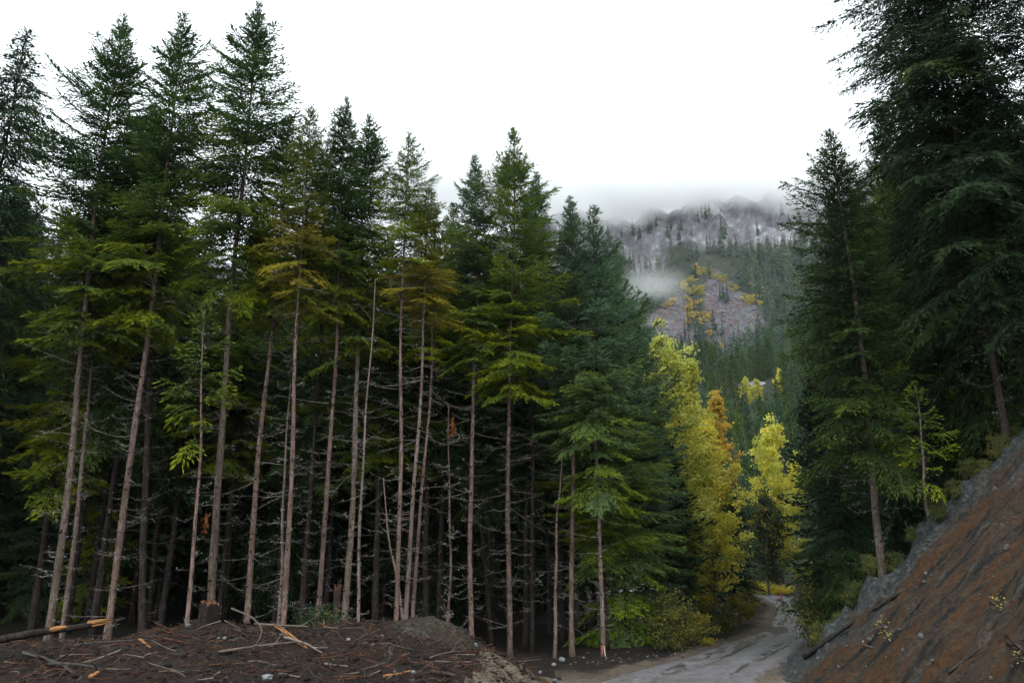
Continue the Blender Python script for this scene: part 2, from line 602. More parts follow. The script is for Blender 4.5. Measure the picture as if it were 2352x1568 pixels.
def mountain_mat():
    """tint.r bare scree, tint.g cliff rock, else the wooded slope's floor"""
    m, nt, out = new_mat('mountain_side')
    t = NT(nt)
    w = t.coord(world=True)
    at = t.n('ShaderNodeAttribute', attribute_name='tint')
    sp = t.n('ShaderNodeSeparateColor')
    t.l(at.outputs['Color'], sp.inputs[0])
    n1 = t.noise(w, 0.16, 6, 0.75)
    n2 = t.noise(t.coord((1, 1, 0.35), world=True), 0.06, 6, 0.7)
    vo = t.n('ShaderNodeTexVoronoi')
    vo.inputs['Scale'].default_value = 0.3
    t.l(w, vo.inputs['Vector'])
    floor = t.ramp(n1, [(0.3, (0.014, 0.026, 0.020)), (0.55, (0.038, 0.046, 0.034)), (0.75, (0.10, 0.085, 0.070))])
    scree = t.ramp(n1, [(0.3, (0.075, 0.060, 0.068)), (0.5, (0.14, 0.122, 0.130)), (0.7, (0.22, 0.20, 0.205))])
    scree = t.mix(0.45, scree, vo.outputs['Color'], 'MULTIPLY')
    cliff = t.ramp(n2, [(0.34, (0.050, 0.050, 0.056)), (0.46, (0.16, 0.150, 0.165)), (0.56, (0.27, 0.26, 0.28)), (0.63, (0.54, 0.55, 0.57))])
    c = t.mix(sp.outputs[0], floor, scree)
    c = t.mix(sp.outputs[1], c, cliff)
    t.bsdf(out, c, 0.9, 0.1, n1, 0.8, 1.5)
    return m


M['ground'] = ground_mat()
M['berm'] = berm_mat()
M['bank'] = bank_mat()
M['road'] = road_mat()
M['mountain'] = mountain_mat()
M['gravel'] = plain('olive_gravel', [(0.3, (0.018, 0.013, 0.009)), (0.52, (0.046, 0.037, 0.025)), (0.72, (0.10, 0.085, 0.062))], 9.0, 0.85, bstr=1.0, bdist=0.05)
m_, nt_, out_ = new_mat('puddle_water')
t_ = NT(nt_)
t_.bsdf(out_, (0.035, 0.030, 0.018), 0.04, 0.5)
M['water'] = m_

# ------------------------------------------------------------------ the ground sheet: ground, debris mound, cut bank, far rise
ax = np.concatenate([np.arange(-400, -120, 20), np.arange(-120, -40, 6), np.arange(-40, -18, 1.2), np.arange(-18, 9.5, 0.14), np.arange(9.5, 22, 0.13),
                     np.arange(22, 50, 1.2), np.arange(50, 120, 6), np.arange(120, 420, 20)])
ay = np.concatenate([np.arange(-80, -8, 12), np.arange(-8, 10, 1.2), np.arange(10, 33, 0.14), np.arange(33, 60, 0.6), np.arange(60, 130, 2.0), np.arange(130, 290, 6)])
GX, GY = np.meshgrid(ax, ay, indexing='ij')
GZ = g(GX, GY)
rd = road_dist(GX, GY)
halfw = np.interp(GY, [10, 24, 34, 100], [2.3, 2.3, 1.75, 1.7])
GZ = GZ - 0.12 * sstep(halfw + 0.25, halfw - 0.5, rd) - 40 * sstep(235, 285, GY)
V = np.stack([GX, GY, GZ], -1).reshape(-1, 3)
sandm = sstep(7.5, 3.0, rd + 1.2 * fbm(GX / 2, GY / 2, 51, 3)) * sstep(28, 24, GY) * (GX > -7)
sandm = np.maximum(sandm, 0.7 * sstep(halfw + 0.9, halfw + 0.1, rd + 0.4 * fbm(GX / 1.5, GY / 1.5, 52, 2)))
greenm = sstep(85, 110, GY)
tint = np.stack([sandm.ravel(), greenm.ravel(), 0 * sandm.ravel()], -1)
nx, ny = len(ax), len(ay)
ii = np.arange(nx * ny).reshape(nx, ny)
Q = np.stack([ii[:-1, :-1], ii[1:, :-1], ii[1:, 1:], ii[:-1, 1:]], -1).reshape(-1, 4)
fc = V[Q].mean(1)
isbank = bank_mask(fc[:, 0], fc[:, 1]) & (fc[:, 1] > -8) & (fc[:, 0] < 40)
isberm = (~isbank) & (fc[:, 1] > 8) & (fc[:, 1] < 27.5 + 1.0 * fbm(fc[:, 0] / 2, fc[:, 1] / 2, 61, 2)) & (fc[:, 0] > -40) & (fc[:, 0] < -0.9 + np.clip((fc[:, 1] - 19.5) * 0.5, 0, 1.8) + 1.0 * fbm(fc[:, 0] / 2 + 9, fc[:, 1] / 2, 62, 3)) & \
         (road_dist(fc[:, 0], fc[:, 1]) > 2.4)
ishill = fc[:, 1] > 102


def submesh(name, mask, mat):
    q = Q[mask]
    u, inv = np.unique(q, return_inverse=True)
    return mesh_np(name, V[u], [inv.reshape(-1, 4)], mat, tint[u], smooth=True)


tag(obj('ground', submesh('ground', ~(isbank | isberm | ishill), M['ground'])), kind='structure')
tag(obj('debris_mound', submesh('debris_mound', isberm, M['berm'])), kind='structure')
tag(obj('cut_bank', submesh('cut_bank', isbank, M['bank'])), kind='structure')
tag(obj('hill', submesh('hill', ishill, M['ground'])), kind='structure')

# road: one strip with ruts, its edges dipping into the ground
PUD = hit(1764, 1436)
RC = ROADC
tn = np.gradient(RC, axis=0)
tn /= np.linalg.norm(tn, axis=1, keepdims=True)
fine_s = np.linspace(0, len(RC) - 1, 520)
cx_ = np.interp(fine_s, np.arange(len(RC)), RC[:, 0])
cyy = np.interp(fine_s, np.arange(len(RC)), RC[:, 1])
nxx = np.interp(fine_s, np.arange(len(RC)), tn[:, 1])
nyy = -np.interp(fine_s, np.arange(len(RC)), tn[:, 0])
w_ = np.linspace(-1, 1, 49)
hw = np.interp(cyy, [10, 24, 34, 100], [2.3, 2.3, 1.75, 1.7])
hwl = hw * (1 + 0.10 * fbm(fine_s / 9, 0.5, 71, 3))
RX = cx_[:, None] + nxx[:, None] * w_ * hwl[:, None]
RY = cyy[:, None] + nyy[:, None] * w_ * hwl[:, None]
RZ = g(RX, RY, fine=False)
RZ = RZ[:, 24:25] * 0.7 + RZ * 0.3
wm = np.abs(w_)[None, :]
SL = np.repeat(np.concatenate([[0], np.cumsum(np.hypot(np.diff(cx_), np.diff(cyy)))])[:, None], 49, 1)
WL = w_[None, :] * hwl[:, None]
rutm = (0.35 + 0.65 * np.exp(-((wm - 0.42) / 0.25) ** 2)) * sstep(0.42, 0.66, vnoise(SL * 0.16, WL * 3.2, 76) * 0.55 + vnoise(SL * 0.9, WL * 7.0, 77) * 0.45) * sstep(24, 30, RY)
rut = -0.10 * np.exp(-((wm - 0.42) / 0.16) ** 2) * (0.6 + 0.8 * vnoise(RX * 0.6, RY * 0.3, 75))
RZ = RZ + 0.03 + rut + 0.05 * fbm(RX * 1.2, RY * 1.2, 73, 4) + 0.025 * fbm(RX * 5, RY * 5, 74, 2) - 0.16 * sstep(0.8, 1.0, wm)
dp = np.hypot((RX - PUD[0]) / 1.0, (RY - PUD[1]) / 3.2)
RZ = RZ - 0.14 * sstep(2.2, 0.5, dp)
VV = np.stack([RX, RY, RZ], -1).reshape(-1, 3)
ii = np.arange(VV.shape[0]).reshape(RX.shape)
RQ = np.stack([ii[:-1, :-1], ii[:-1, 1:], ii[1:, 1:], ii[1:, :-1]], -1).reshape(-1, 4)
tag(obj('road', mesh_np('road', VV, [RQ], M['road'], np.stack([rutm.ravel()] * 3, -1), smooth=True)), kind='structure')
# puddle: a level sheet that the dip in the road cuts to shape
pz = float(np.min(RZ[dp < 0.5])) + 0.055
th = np.linspace(0, 2 * np.pi, 48, endpoint=False)
PV = np.stack([PUD[0] + 1.75 * np.cos(th), PUD[1] + 5.2 * np.sin(th) + 0 * th, np.full(48, pz)], -1)
dirx, diry = 0.38, 0.925
px_, py_ = PV[:, 0] - PUD[0], PV[:, 1] - PUD[1]
PV[:, 0] = PUD[0] + px_ * diry + py_ * dirx
PV[:, 1] = PUD[1] - px_ * dirx + py_ * diry
tag(obj('puddle', mesh_np('puddle', PV, [np.arange(48)[None]], M['water'])), kind='structure')


# ------------------------------------------------------------------ the mountain
def mz(x, y):
    a = x / y
    r = np.hypot(x, y)
    prof = np.interp(r, [250, 330, 420, 505, 560, 640, 668, 700, 760, 860, 1000], [8, 48, 88, 132, 178, 252, 290, 328, 336, 290, 180])
    z = prof * (0.78 + 0.22 * sstep(-0.22, 0.1, a))
    cliff = sstep(620, 660, r) * sstep(800, 720, r)
    z = z + 16 * fbm(x / 90, y / 90, 81, 4) * sstep(260, 420, r)
    z = z + cliff * (26 * (0.5 - np.abs(fbm(x / 32, y / 70, 83, 4))) + 8 * fbm(x / 9, y / 14, 84, 3))
    z = z + 2.2 * fbm(x / 10, y / 10, 86, 3) * sstep(260, 400, r)
    return z


ma = np.linspace(-1.25, 1.35, 470)
mr = np.concatenate([np.arange(240, 480, 8), np.arange(480, 800, 3.2), np.arange(800, 1000, 12)])
MA, MR = np.meshgrid(ma, mr, indexing='ij')
MY = MR / np.sqrt(1 + MA ** 2)
MX = MY * MA
MZ = mz(MX, MY)
MV = np.stack([MX, MY, MZ], -1).reshape(-1, 3)


def inpoly(u, v, poly):
    inside = np.zeros(np.shape(u), bool)
    n = len(poly)
    for i in range(n):
        x1, y1 = poly[i]
        x2, y2 = poly[(i + 1) % n]
        c = ((y1 > v) != (y2 > v)) & (u < (x2 - x1) * (v - y1) / (y2 - y1 + 1e-9) + x1)
        inside ^= c
    return inside


SCREE = [[(1640, 615), (1690, 655), (1725, 690), (1765, 735), (1770, 770), (1735, 800), (1690, 790), (1655, 770), (1630, 740), (1618, 690), (1620, 640)],
         [(1530, 690), (1570, 672), (1582, 720), (1580, 780), (1590, 840), (1555, 830), (1520, 770), (1490, 740)],
         [(1590, 760), (1640, 770), (1690, 830), (1640, 870), (1590, 860)]]
mu, mv = project(MV)
ju = mu + 14 * fbm(MV[:, 0] / 12, MV[:, 1] / 12, 91, 3)
jv = mv + 10 * fbm(MV[:, 0] / 12, MV[:, 1] / 12, 92, 3)
screem = np.zeros(len(MV))
for p in SCREE:
    screem = np.maximum(screem, inpoly(ju, jv, p).astype(float))
mrr = np.hypot(MV[:, 0], MV[:, 1])
cliffm = sstep(632, 655, mrr + 26 * fbm(MV[:, 0] / 40, MV[:, 2] / 40, 93, 3))
mt = np.stack([screem, cliffm, 0 * cliffm], -1)
ii = np.arange(len(MV)).reshape(MA.shape)
MQ = np.stack([ii[:-1, :-1], ii[1:, :-1], ii[1:, 1:], ii[:-1, 1:]], -1).reshape(-1, 4)
tag(obj('mountain', mesh_np('mountain', MV, [MQ], M['mountain'], mt, smooth=True)), kind='structure')


def hit_far(u, v):
    a, b = ray(u, v)
    ys = np.arange(230, 900, 0.8)
    below = CAMZ + b * ys < mz(a * ys, ys)
    if not below.any():
        return None
    i = int(np.argmax(below))
    return np.array((a * ys[i], ys[i], float(mz(a * ys[i], ys[i]))))


# ------------------------------------------------------------------ foliage building blocks
def kites(P, D, L, W, rng, S=None):
    """thin needle sprays: base P, direction D, length L, width W"""
    n = len(P)
    D = D / (np.linalg.norm(D, axis=1, keepdims=True) + 1e-9)
    if S is None:
        S = rng.normal(size=(n, 3))
    S = np.cross(D, S)
    S /= np.linalg.norm(S, axis=1, keepdims=True) + 1e-9
    L = np.broadcast_to(L, n)[:, None]
    W = np.broadcast_to(W, n)[:, None]
    mid = P + D * L * 0.45
    V = np.stack([P, mid + S * W / 2, P + D * L, mid - S * W / 2], 1).reshape(-1, 3)
    return V, np.arange(4 * n).reshape(n, 4)


def branch_template(Lb, rng, sp_len=0.23, sp_w=0.055, step=0.115, sstep_=0.085, hang=0.22, twig=0.34):
    """needle sprays of one branch lying along +x; returns kite quads (V, tipness per vert)"""
    P, D, Tn = [], [], []
    s = 0.14 * Lb if Lb > 0.9 else 0.02
    side = 1
    while s < Lb:
        f = s / Lb
        for sd in (1, -1):
            if rng.random() < 0.12:
                continue
            tl = Lb * twig * (0.30 + 1.05 * (1 - f)) * min(1, 0.45 + f * 2.2) * rng.uniform(0.6, 1.2) + 0.06
            an = math.radians(rng.uniform(42, 66)) * (1 - 0.25 * f)
            dx, dy = math.cos(an), sd * math.sin(an)
            k = max(1, int(tl / sstep_))
            hz = -hang * rng.uniform(0.3, 1.6)
            x0 = s + rng.uniform(-0.03, 0.03)
            for j in range(k + 1):
                q = j / max(1, k) * tl
                zz = hz * q * (0.5 + q / tl * 0.8) + rng.uniform(-0.02, 0.02)
                side = -side
                aa = an * sd + side * rng.uniform(0.25, 0.65) * (0.25 if j == k else 1)
                P.append((x0 + dx * q, dy * q, zz))
                D.append((math.cos(aa), math.sin(aa), hz * 0.9 + rng.uniform(-0.35, 0.22)))
                Tn.append(0.5 * f + 0.5 * q / max(tl, 0.1))
        # along the axis itself
        P.append((s, 0, 0.0))
        D.append((1, rng.uniform(-0.5, 0.5), rng.uniform(0.0, 0.5)))
        Tn.append(f)
        s += step * rng.uniform(0.75, 1.25)
    for _ in range(4):
        P.append((Lb - 0.05, 0, 0))
        D.append((1, rng.uniform(-0.5, 0.5), rng.uniform(-0.1, 0.5)))
        Tn.append(1.0)
    P = np.array(P)
    D = np.array(D)
    n = len(P)
    L = sp_len * rng.uniform(0.7, 1.25, n)
    W = sp_w * rng.uniform(0.8, 1.25, n)
    V, q = kites(P, D, L, W, rng, S=np.stack([rng.normal(0, 1, n), rng.normal(0, 1, n), rng.normal(0.4, 0.8, n)], -1))
    tip = np.repeat(np.array(Tn), 4)
    tip[2::4] += 0.15
    return V, tip


class Kit:
    def __init__(self, seed, classes, nvar, **kw):
        rng = np.random.default_rng(seed)
        self.cl = classes
        self.t = [[branch_template(c, rng, **kw) for _ in range(nvar)] for c in classes]

    def get(self, L, rng):
        i = int(np.argmin([abs(math.log(L / c)) for c in self.cl]))
        v = self.t[i]
        return self.cl[i], v[rng.integers(len(v))]


KIT = Kit(5, [0.3, 0.55, 0.9, 1.4, 2.0, 2.8, 3.8], 4)
KITH = Kit(6, [0.4, 0.8, 1.4, 2.2, 3.2, 4.4], 4, hang=0.55, sp_len=0.19, sp_w=0.058, twig=0.32, step=0.14)
KITB = Kit(8, [0.5, 0.9, 1.6, 2.4, 3.4, 4.6], 4, hang=0.34, sp_len=0.23, sp_w=0.055, twig=0.30, step=0.13)
KITM = Kit(7, [0.5, 1.0, 1.8, 2.8, 3.8], 3, sp_len=0.42, sp_w=0.15, step=0.34, sstep_=0.28, hang=0.2)


def crown_mesh(name, seed, L, R, kit, mat, top_ang=52, low_ang=-14, droop=0.22, uptip=0.16, whorl=0.41, per=7, power=0.62, gap=0.12,
               ylow=0.0, ybase=0.0, ytip=0.10, side=None, keep=None, topkeep=0.7, bendp=1.15, sparse_low=0.30, lowcut=0.42):
    """crown hanging down from its tip at the origin (z from 0 to -L)"""
    rng = np.random.default_rng(seed)
    VS, CS_, BP, BR = [], [], [], []
    z = 0.10
    lobes = rng.uniform(0, 6.28, 3)
    while z < L:
        t = z / L
        n = per + rng.integers(-1, 2) if t > 0.12 else 5
        az0 = rng.uniform(0, 6.28)
        for k in range(n):
            if rng.random() < gap + sparse_low * max(0, t - 0.6) * 2.5:
                continue
            az = az0 + k * 6.283 / n + rng.uniform(-0.35, 0.35)
            lob = 1 + 0.22 * math.sin(2 * az + lobes[0] + 5 * t) + 0.12 * math.sin(3 * az + lobes[1] - 9 * t)
            BL = (0.10 + R * t ** power * (0.42 + 0.58 * min(1.0, t / 0.22)) * (1 - lowcut * max(0, (t - 0.6) / 0.4))) * rng.uniform(0.5, 1.22) * lob
            if side is not None:
                BL *= 1 + side[1] * math.cos(az - side[0])
            BL = max(0.2, BL)
            el = math.radians(top_ang + (low_ang - top_ang) * min(1, t * 1.1) ** bendp + rng.uniform(-11, 11))
            zz = -z + rng.uniform(-0.3, 0.3) * min(1, t * 4)
            Lc, (tv, tip) = kit.get(BL, rng)
            k_ = BL / Lc
            v = tv * k_
            s = np.clip(v[:, 0] / BL, 0, 1.2)
            v = v.copy()
            dr = droop * (0.3 + t) * rng.uniform(0.6, 1.4)
            v[:, 2] += BL * (-dr * s ** 2 + uptip * rng.uniform(0.6, 1.4) * s ** 3)
            if rng.random() < 0.5:
                v[:, 1] *= -1
            ce, se = math.cos(el), math.sin(el)
            ca, sa = math.cos(az), math.sin(az)
            x = v[:, 0] * ce - v[:, 2] * se
            zc = v[:, 0] * se + v[:, 2] * ce
            VS.append(np.stack([x * ca - v[:, 1] * sa, x * sa + v[:, 1] * ca, zc + zz], -1))
            br = rng.uniform(0.0, 0.75)
            yb = ybase + ylow * sstep(0.42, 0.95, t) * rng.uniform(0.2, 1.2) + (0.25 if rng.random() < 0.08 else 0)  # lower boughs yellower: old needles, plus light from the clearing put into the colour
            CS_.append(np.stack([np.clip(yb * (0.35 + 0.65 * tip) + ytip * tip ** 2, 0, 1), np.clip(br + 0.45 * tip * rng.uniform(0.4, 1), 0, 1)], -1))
            ss = np.linspace(0, 0.85, 5)
            xx = ss * BL
            dz = BL * (-dr * ss ** 2 + uptip * ss ** 3)
            BP.append(np.stack([(xx * ce - dz * se) * ca, (xx * ce - dz * se) * sa, xx * se + dz * ce + zz], -1))
            BR.append(np.linspace(0.008 + 0.008 * BL, 0.004, 5))
        z += whorl * rng.uniform(0.7, 1.3) * (0.72 + 0.30 * min(1, t * 3))
    # leader
    nl = 14
    P = np.stack([np.zeros(nl), np.zeros(nl), -rng.uniform(-0.05, 0.5, nl)], -1)
    D = np.stack([rng.normal(0, 0.5, nl), rng.normal(0, 0.5, nl), np.ones(nl)], -1)
    lv, _ = kites(P, D, 0.2, 0.04, rng)
    VS.append(lv)
    CS_.append(np.full((len(lv), 2), 0.3))
    NV = np.vstack(VS)
    NC = np.vstack(CS_)
    nk = len(NV) // 4
    nq = np.arange(4 * nk).reshape(nk, 4)
    bv, bq = tubes(np.array(BP), np.array(BR), 3)
    allV = np.vstack([NV, bv])
    col = np.vstack([NC, np.zeros((len(bv), 2))])
    polys = np.vstack([nq, bq[0] + len(NV)])
    mi = np.concatenate([np.zeros(nk, np.int32), np.ones(len(bq[0]), np.int32)])
    return mesh_np(name, allV, [polys], [mat, M['limb']], np.hstack([col, np.zeros((len(col), 1))]), midx=mi)


def trunk_mesh(name, seed, H, r, mat, bend=0.12, sides=10, rings=30, flare=0.35, knots=True):
    rng = np.random.default_rng(seed)
    s = np.linspace(0, 1, rings)
    ph = rng.uniform(0, 6.28, 4)
    env = np.sin(np.pi * s)
    x = bend * env * np.sin(4.0 * s + ph[0]) * 0.7 + 0.025 * env * np.sin(17 * s + ph[2])
    y = bend * env * np.sin(3.3 * s + ph[1]) * 0.7
    P = np.stack([x, y, s * (H + 0.5) - 0.5], -1)[None]
    R = (r * (1 - s) ** 0.85 * 0.97 + 0.012 + r * flare * np.exp(-s * H / 0.6))[None]
    wob = 1 + 0.07 * rng.normal(size=(1, rings, sides))
    parts = [tubes(P, R, sides, cap=True, wob=wob)]
    if knots:
        n = int(H * 4.0)
        zs = rng.uniform(0.5, H * 0.7, n)
        az = rng.uniform(0, 6.28, n)
        rr = np.interp(zs, P[0, :, 2], R[0])
        cx = np.interp(zs, P[0, :, 2], x)
        cy = np.interp(zs, P[0, :, 2], y)
        d = np.stack([np.cos(az), np.sin(az), rng.uniform(-0.3, 0.3, n)], -1)
        b = np.stack([cx, cy, zs], -1)
        KP = np.stack([b + d * (rr * 0.7)[:, None], b + d * (rr + rng.uniform(0.03, 0.13, n))[:, None]], 1)
        parts.append(tubes(KP, np.stack([np.full(n, 0.034), np.full(n, 0.014)], 1), 4))
    nb = (rings - 1) * sides
    V, polys = merge(parts)
    axis = lambda z: (np.interp(z, P[0, :, 2], x), np.interp(z, P[0, :, 2], y), np.interp(z, P[0, :, 2], R[0]))
    mi = np.zeros(sum(len(p) for p in polys), np.int32)
    if knots:
        mi[nb:len(polys[0])] = 1
    return mesh_np(name, V, polys, [mat, M['limb']], smooth=True, midx=mi), axis


def dead_branch_mesh(name, seed, axis, z0, z1, n, mat, lmin=0.7, lmax=2.2, lichen=0.3, rad=0.0078, up=0.5):
    rng = np.random.default_rng(seed)
    zs = np.sort(rng.uniform(z0, z1, n))
    zs = zs + 0.5 * (np.round(zs / 0.55) * 0.55 - zs)
    az = rng.uniform(0, 6.28, n)
    L = (lmin * 0.5 + (lmax * 1.25 - lmin * 0.5) * rng.beta(1.0, 1.9, n)) * (0.6 + 0.4 * (zs - z0) / (z1 - z0 + 1e-6))
    bx, by, br = axis(zs)
    s = np.linspace(0, 1, 7)
    sag = rng.uniform(-0.15, 0.75, n)
    cur = np.abs(sag) * rng.uniform(0.1, 1.6, n) + rng.uniform(-0.1, 0.25, n)
    side = rng.normal(0, 0.3, n)
    x = s[None] * L[:, None]
    zz = L[:, None] * (-sag[:, None] * s + cur[:, None] * s ** 2)
    yy = L[:, None] * side[:, None] * s ** 2 + rng.normal(0, 0.012, (n, 7))
    ca, sa = np.cos(az)[:, None], np.sin(az)[:, None]
    P = np.stack([bx[:, None] + x * ca - yy * sa, by[:, None] + x * sa + yy * ca, zs[:, None] + zz + rng.normal(0, 0.01, (n, 7))], -1)
    R = (rad * rng.uniform(0.7, 1.3, n) * (0.6 + 0.3 * L))[:, None] * np.linspace(1, 0.32, 7)[None]
    parts = [tubes(P, R, 3)]
    # side twigs
    nt = 4
    bi = np.repeat(np.arange(n), nt)
    si = rng.integers(2, 6, n * nt)
    B = P[bi, si]
    dirn = P[bi, si + 1] - P[bi, si - 1]
    dirn /= np.linalg.norm(dirn, axis=1, keepdims=True)
    sd = np.cross(dirn, [0, 0, 1.0]) * rng.choice([-1, 1], n * nt)[:, None]
    tl = rng.uniform(0.15, 0.55, n * nt) * (L[bi] / 1.6)
    d = dirn * 0.6 + sd * 0.8 + np.stack([np.zeros(n * nt), np.zeros(n * nt), rng.uniform(-0.5, 0.3, n * nt)], -1)
    u = np.linspace(0, 1, 4)[None, :, None]
    TP = B[:, None] + d[:, None] * tl[:, None, None] * u + np.array([0, 0, 0.25]) * (u ** 2) * tl[:, None, None] * rng.uniform(-1, 1.4, n * nt)[:, None, None]
    parts.append(tubes(TP, np.full((n * nt, 4), 0.0034) * np.linspace(1.2, 0.7, 4)[None], 3))
    V, polys = merge(parts)
    me = mesh_np(name, V, polys, mat)
    lic = None
    if lichen > 0:
        pts = np.concatenate([P[:, 2:].reshape(-1, 3), TP.reshape(-1, 3)])
        k = int(len(pts) * lichen)
        pk = pts[rng.integers(0, len(pts), k)] + rng.normal(0, 0.03, (k, 3))
        lv, lq = kites(pk, rng.normal(size=(k, 3)), rng.uniform(0.015, 0.05, k), rng.uniform(0.010, 0.022, k), rng)
        lic = mesh_np(name + '_lichen', lv, [lq], M['lichen'])
    return me, lic


# crowns used over and over, made once
CR = {}
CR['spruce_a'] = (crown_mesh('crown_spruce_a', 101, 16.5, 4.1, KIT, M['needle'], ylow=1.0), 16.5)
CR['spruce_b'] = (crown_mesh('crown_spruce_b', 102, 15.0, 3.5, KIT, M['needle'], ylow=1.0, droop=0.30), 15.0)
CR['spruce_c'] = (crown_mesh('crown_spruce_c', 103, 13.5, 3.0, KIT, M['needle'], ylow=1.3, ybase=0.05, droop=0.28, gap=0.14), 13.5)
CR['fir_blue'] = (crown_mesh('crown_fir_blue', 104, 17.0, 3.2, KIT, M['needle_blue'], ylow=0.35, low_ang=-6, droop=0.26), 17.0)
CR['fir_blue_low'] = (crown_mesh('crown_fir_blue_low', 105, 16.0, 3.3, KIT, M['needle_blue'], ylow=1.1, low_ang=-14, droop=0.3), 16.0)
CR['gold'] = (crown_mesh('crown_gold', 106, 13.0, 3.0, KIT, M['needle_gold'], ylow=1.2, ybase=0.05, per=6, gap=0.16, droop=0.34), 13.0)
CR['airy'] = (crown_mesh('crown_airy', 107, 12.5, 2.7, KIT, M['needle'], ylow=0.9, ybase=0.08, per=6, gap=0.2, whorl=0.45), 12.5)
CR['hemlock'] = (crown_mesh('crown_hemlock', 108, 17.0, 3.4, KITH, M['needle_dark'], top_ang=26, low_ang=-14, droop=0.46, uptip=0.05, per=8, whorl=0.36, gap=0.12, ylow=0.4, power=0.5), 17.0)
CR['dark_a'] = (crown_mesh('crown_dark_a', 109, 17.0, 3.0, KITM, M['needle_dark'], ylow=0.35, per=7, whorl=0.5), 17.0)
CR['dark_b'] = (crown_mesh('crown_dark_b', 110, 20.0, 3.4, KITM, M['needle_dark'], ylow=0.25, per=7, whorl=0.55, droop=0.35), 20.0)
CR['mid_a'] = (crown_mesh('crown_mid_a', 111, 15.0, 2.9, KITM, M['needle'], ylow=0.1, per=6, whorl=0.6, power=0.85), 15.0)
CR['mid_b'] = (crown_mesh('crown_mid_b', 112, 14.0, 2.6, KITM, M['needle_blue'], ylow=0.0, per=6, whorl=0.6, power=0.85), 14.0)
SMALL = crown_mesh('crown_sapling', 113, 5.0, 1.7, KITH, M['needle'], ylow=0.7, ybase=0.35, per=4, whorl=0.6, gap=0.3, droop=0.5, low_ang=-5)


def place_tree(name, label, group, bx, by, H, r, crown, cz, bark='bark', lean=(0, 0), dead=None, seed=1, ltn=0.3, rotz=None, crown_data=None, sink=0.0, xy=1.0, trunk_label=None, cat='conifer tree'):
    """cz: height of the crown's lower end above the base"""
    rng = np.random.default_rng(seed * 7 + 3)
    z0 = float(g(bx, by, fine=False))
    root = obj(name, None, loc=(bx, by, z0 - sink), rot=(-lean[1] / H, lean[0] / H, 0))
    tag(root, label, cat, group)
    tm, axis = trunk_mesh('trunk', seed, H, r, M[bark], bend=rng.uniform(0.08, 0.3))
    obj('trunk', tm, root)
    me, CL = crown_data if crown_data else CR[crown]
    k = (H - cz) / CL
    kx = min(1.25, max(0.62, k)) * xy
    obj('crown', me, root, loc=(0, 0, H), rot=(0, 0, rotz if rotz is not None else rng.uniform(0, 6.28)), scale=(kx, kx, k))
    if dead:
        n, lmin, lmax, mat = dead
        dm, lic = dead_branch_mesh('dead_branches', seed + 500, axis, 0.9, max(cz + 1.5, 3.0), n, M[mat], lmin, lmax, ltn)
        d = obj('dead_branches', dm, root)
        tag(d, kind='stuff')
        if lic:
            tag(obj('lichen', lic, d), kind='stuff')
    return root


def tree_px(name, label, u, v, depth, apex, crown_v, wpx, crown, **kw):
    """a tree whose foot, tip and lower crown edge are read off the photograph at the depth where it stands"""
    a, _ = ray(u, v)
    bx, by = a * depth, depth
    tip = pt(apex[0], apex[1], depth)
    z0 = float(g(bx, by, fine=False))
    H = tip[2] - z0
    cz = pt(apex[0], crown_v, depth)[2] - z0
    r = max(0.05, wpx / 2 / FPX * depth * 0.68)
    return place_tree(name, label, kw.pop('group', None), bx, by, H, r, crown, max(0.3, cz), lean=(tip[0] - bx, 0), **kw)


GL = 'front row of bare-stemmed conifers along the left stand'
D1 = (84, 0.4, 2.1, 'dead')
D2 = (54, 0.4, 1.7, 'dead')
D3 = (30, 0.6, 1.8, 'dead_dark')
tree_px('hemlock_tree', 'nodding dark hemlock at the far left with drooping bare-looking tip', -222, 1450, 31, (62, 70), 900, 22, 'hemlock', group=GL, bark='bark_dark', dead=D3, seed=1)
tree_px('spruce_tree', 'grey-stemmed tall spruce with forked bristly top behind the broken log', 105, 1490, 30, (285, 45), 800, 25, 'spruce_a', group=GL, bark='bark_grey', dead=D1, seed=2, ltn=0.5)
tree_px('spruce_tree', 'slim spruce leaning close behind the grey-stemmed one by the log', 138, 1490, 31.5, (262, 330), 780, 15, 'spruce_c', group=GL, bark='bark_grey', dead=D1, seed=3, ltn=0.7)
tree_px('spruce_tree', 'dense tall spruce with narrow tip left of the stump', 248, 1460, 30, (425, 35), 740, 23, 'spruce_b', group=GL, dead=D1, seed=4, ltn=0.5)
tree_px('spruce_tree', 'dim dark-stemmed spruce between log end and stump', 330, 1460, 32.5, (352, 240), 760, 24, 'spruce_c', group=GL, bark='bark_dark', dead=D1, seed=5, ltn=0.6)
tree_px('spruce_tree', 'tallest spire-topped spruce rising behind the old stump', 482, 1440, 29, (593, 12), 690, 27, 'spruce_b', group=GL, dead=D1, seed=6, ltn=0.3, bark='bark_grey')
tree_px('spruce_tree', 'brown-stemmed spruce just right of the old stump', 570, 1430, 30, (662, 270), 730, 20, 'spruce_c', group=GL, dead=D1, seed=7)
tree_px('gold_spruce_tree', 'pale-stemmed spruce with golden mossy lower crown', 652, 1430, 28, (715, 245), 690, 18, 'gold', group=GL, dead=(90, 0.6, 1.7, 'dead'), seed=8, ltn=0.35)
tree_px('spruce_tree', 'dim stem one step right of the golden-crowned spruce', 694, 1430, 33, (752, 330), 800, 17, 'airy', group=GL, bark='bark_dark', dead=D2, seed=9)
tree_px('spruce_tree', 'spruce with bright split scar low on its stem', 730, 1420, 29, (796, 228), 720, 17, 'spruce_b', group=GL, dead=D1, seed=10)
tree_px('spruce_tree', 'rough dark-stemmed spruce beside the broken upright snag', 790, 1420, 30, (850, 268), 800, 22, 'spruce_c', group=GL, bark='bark_grey', dead=D1, seed=11)
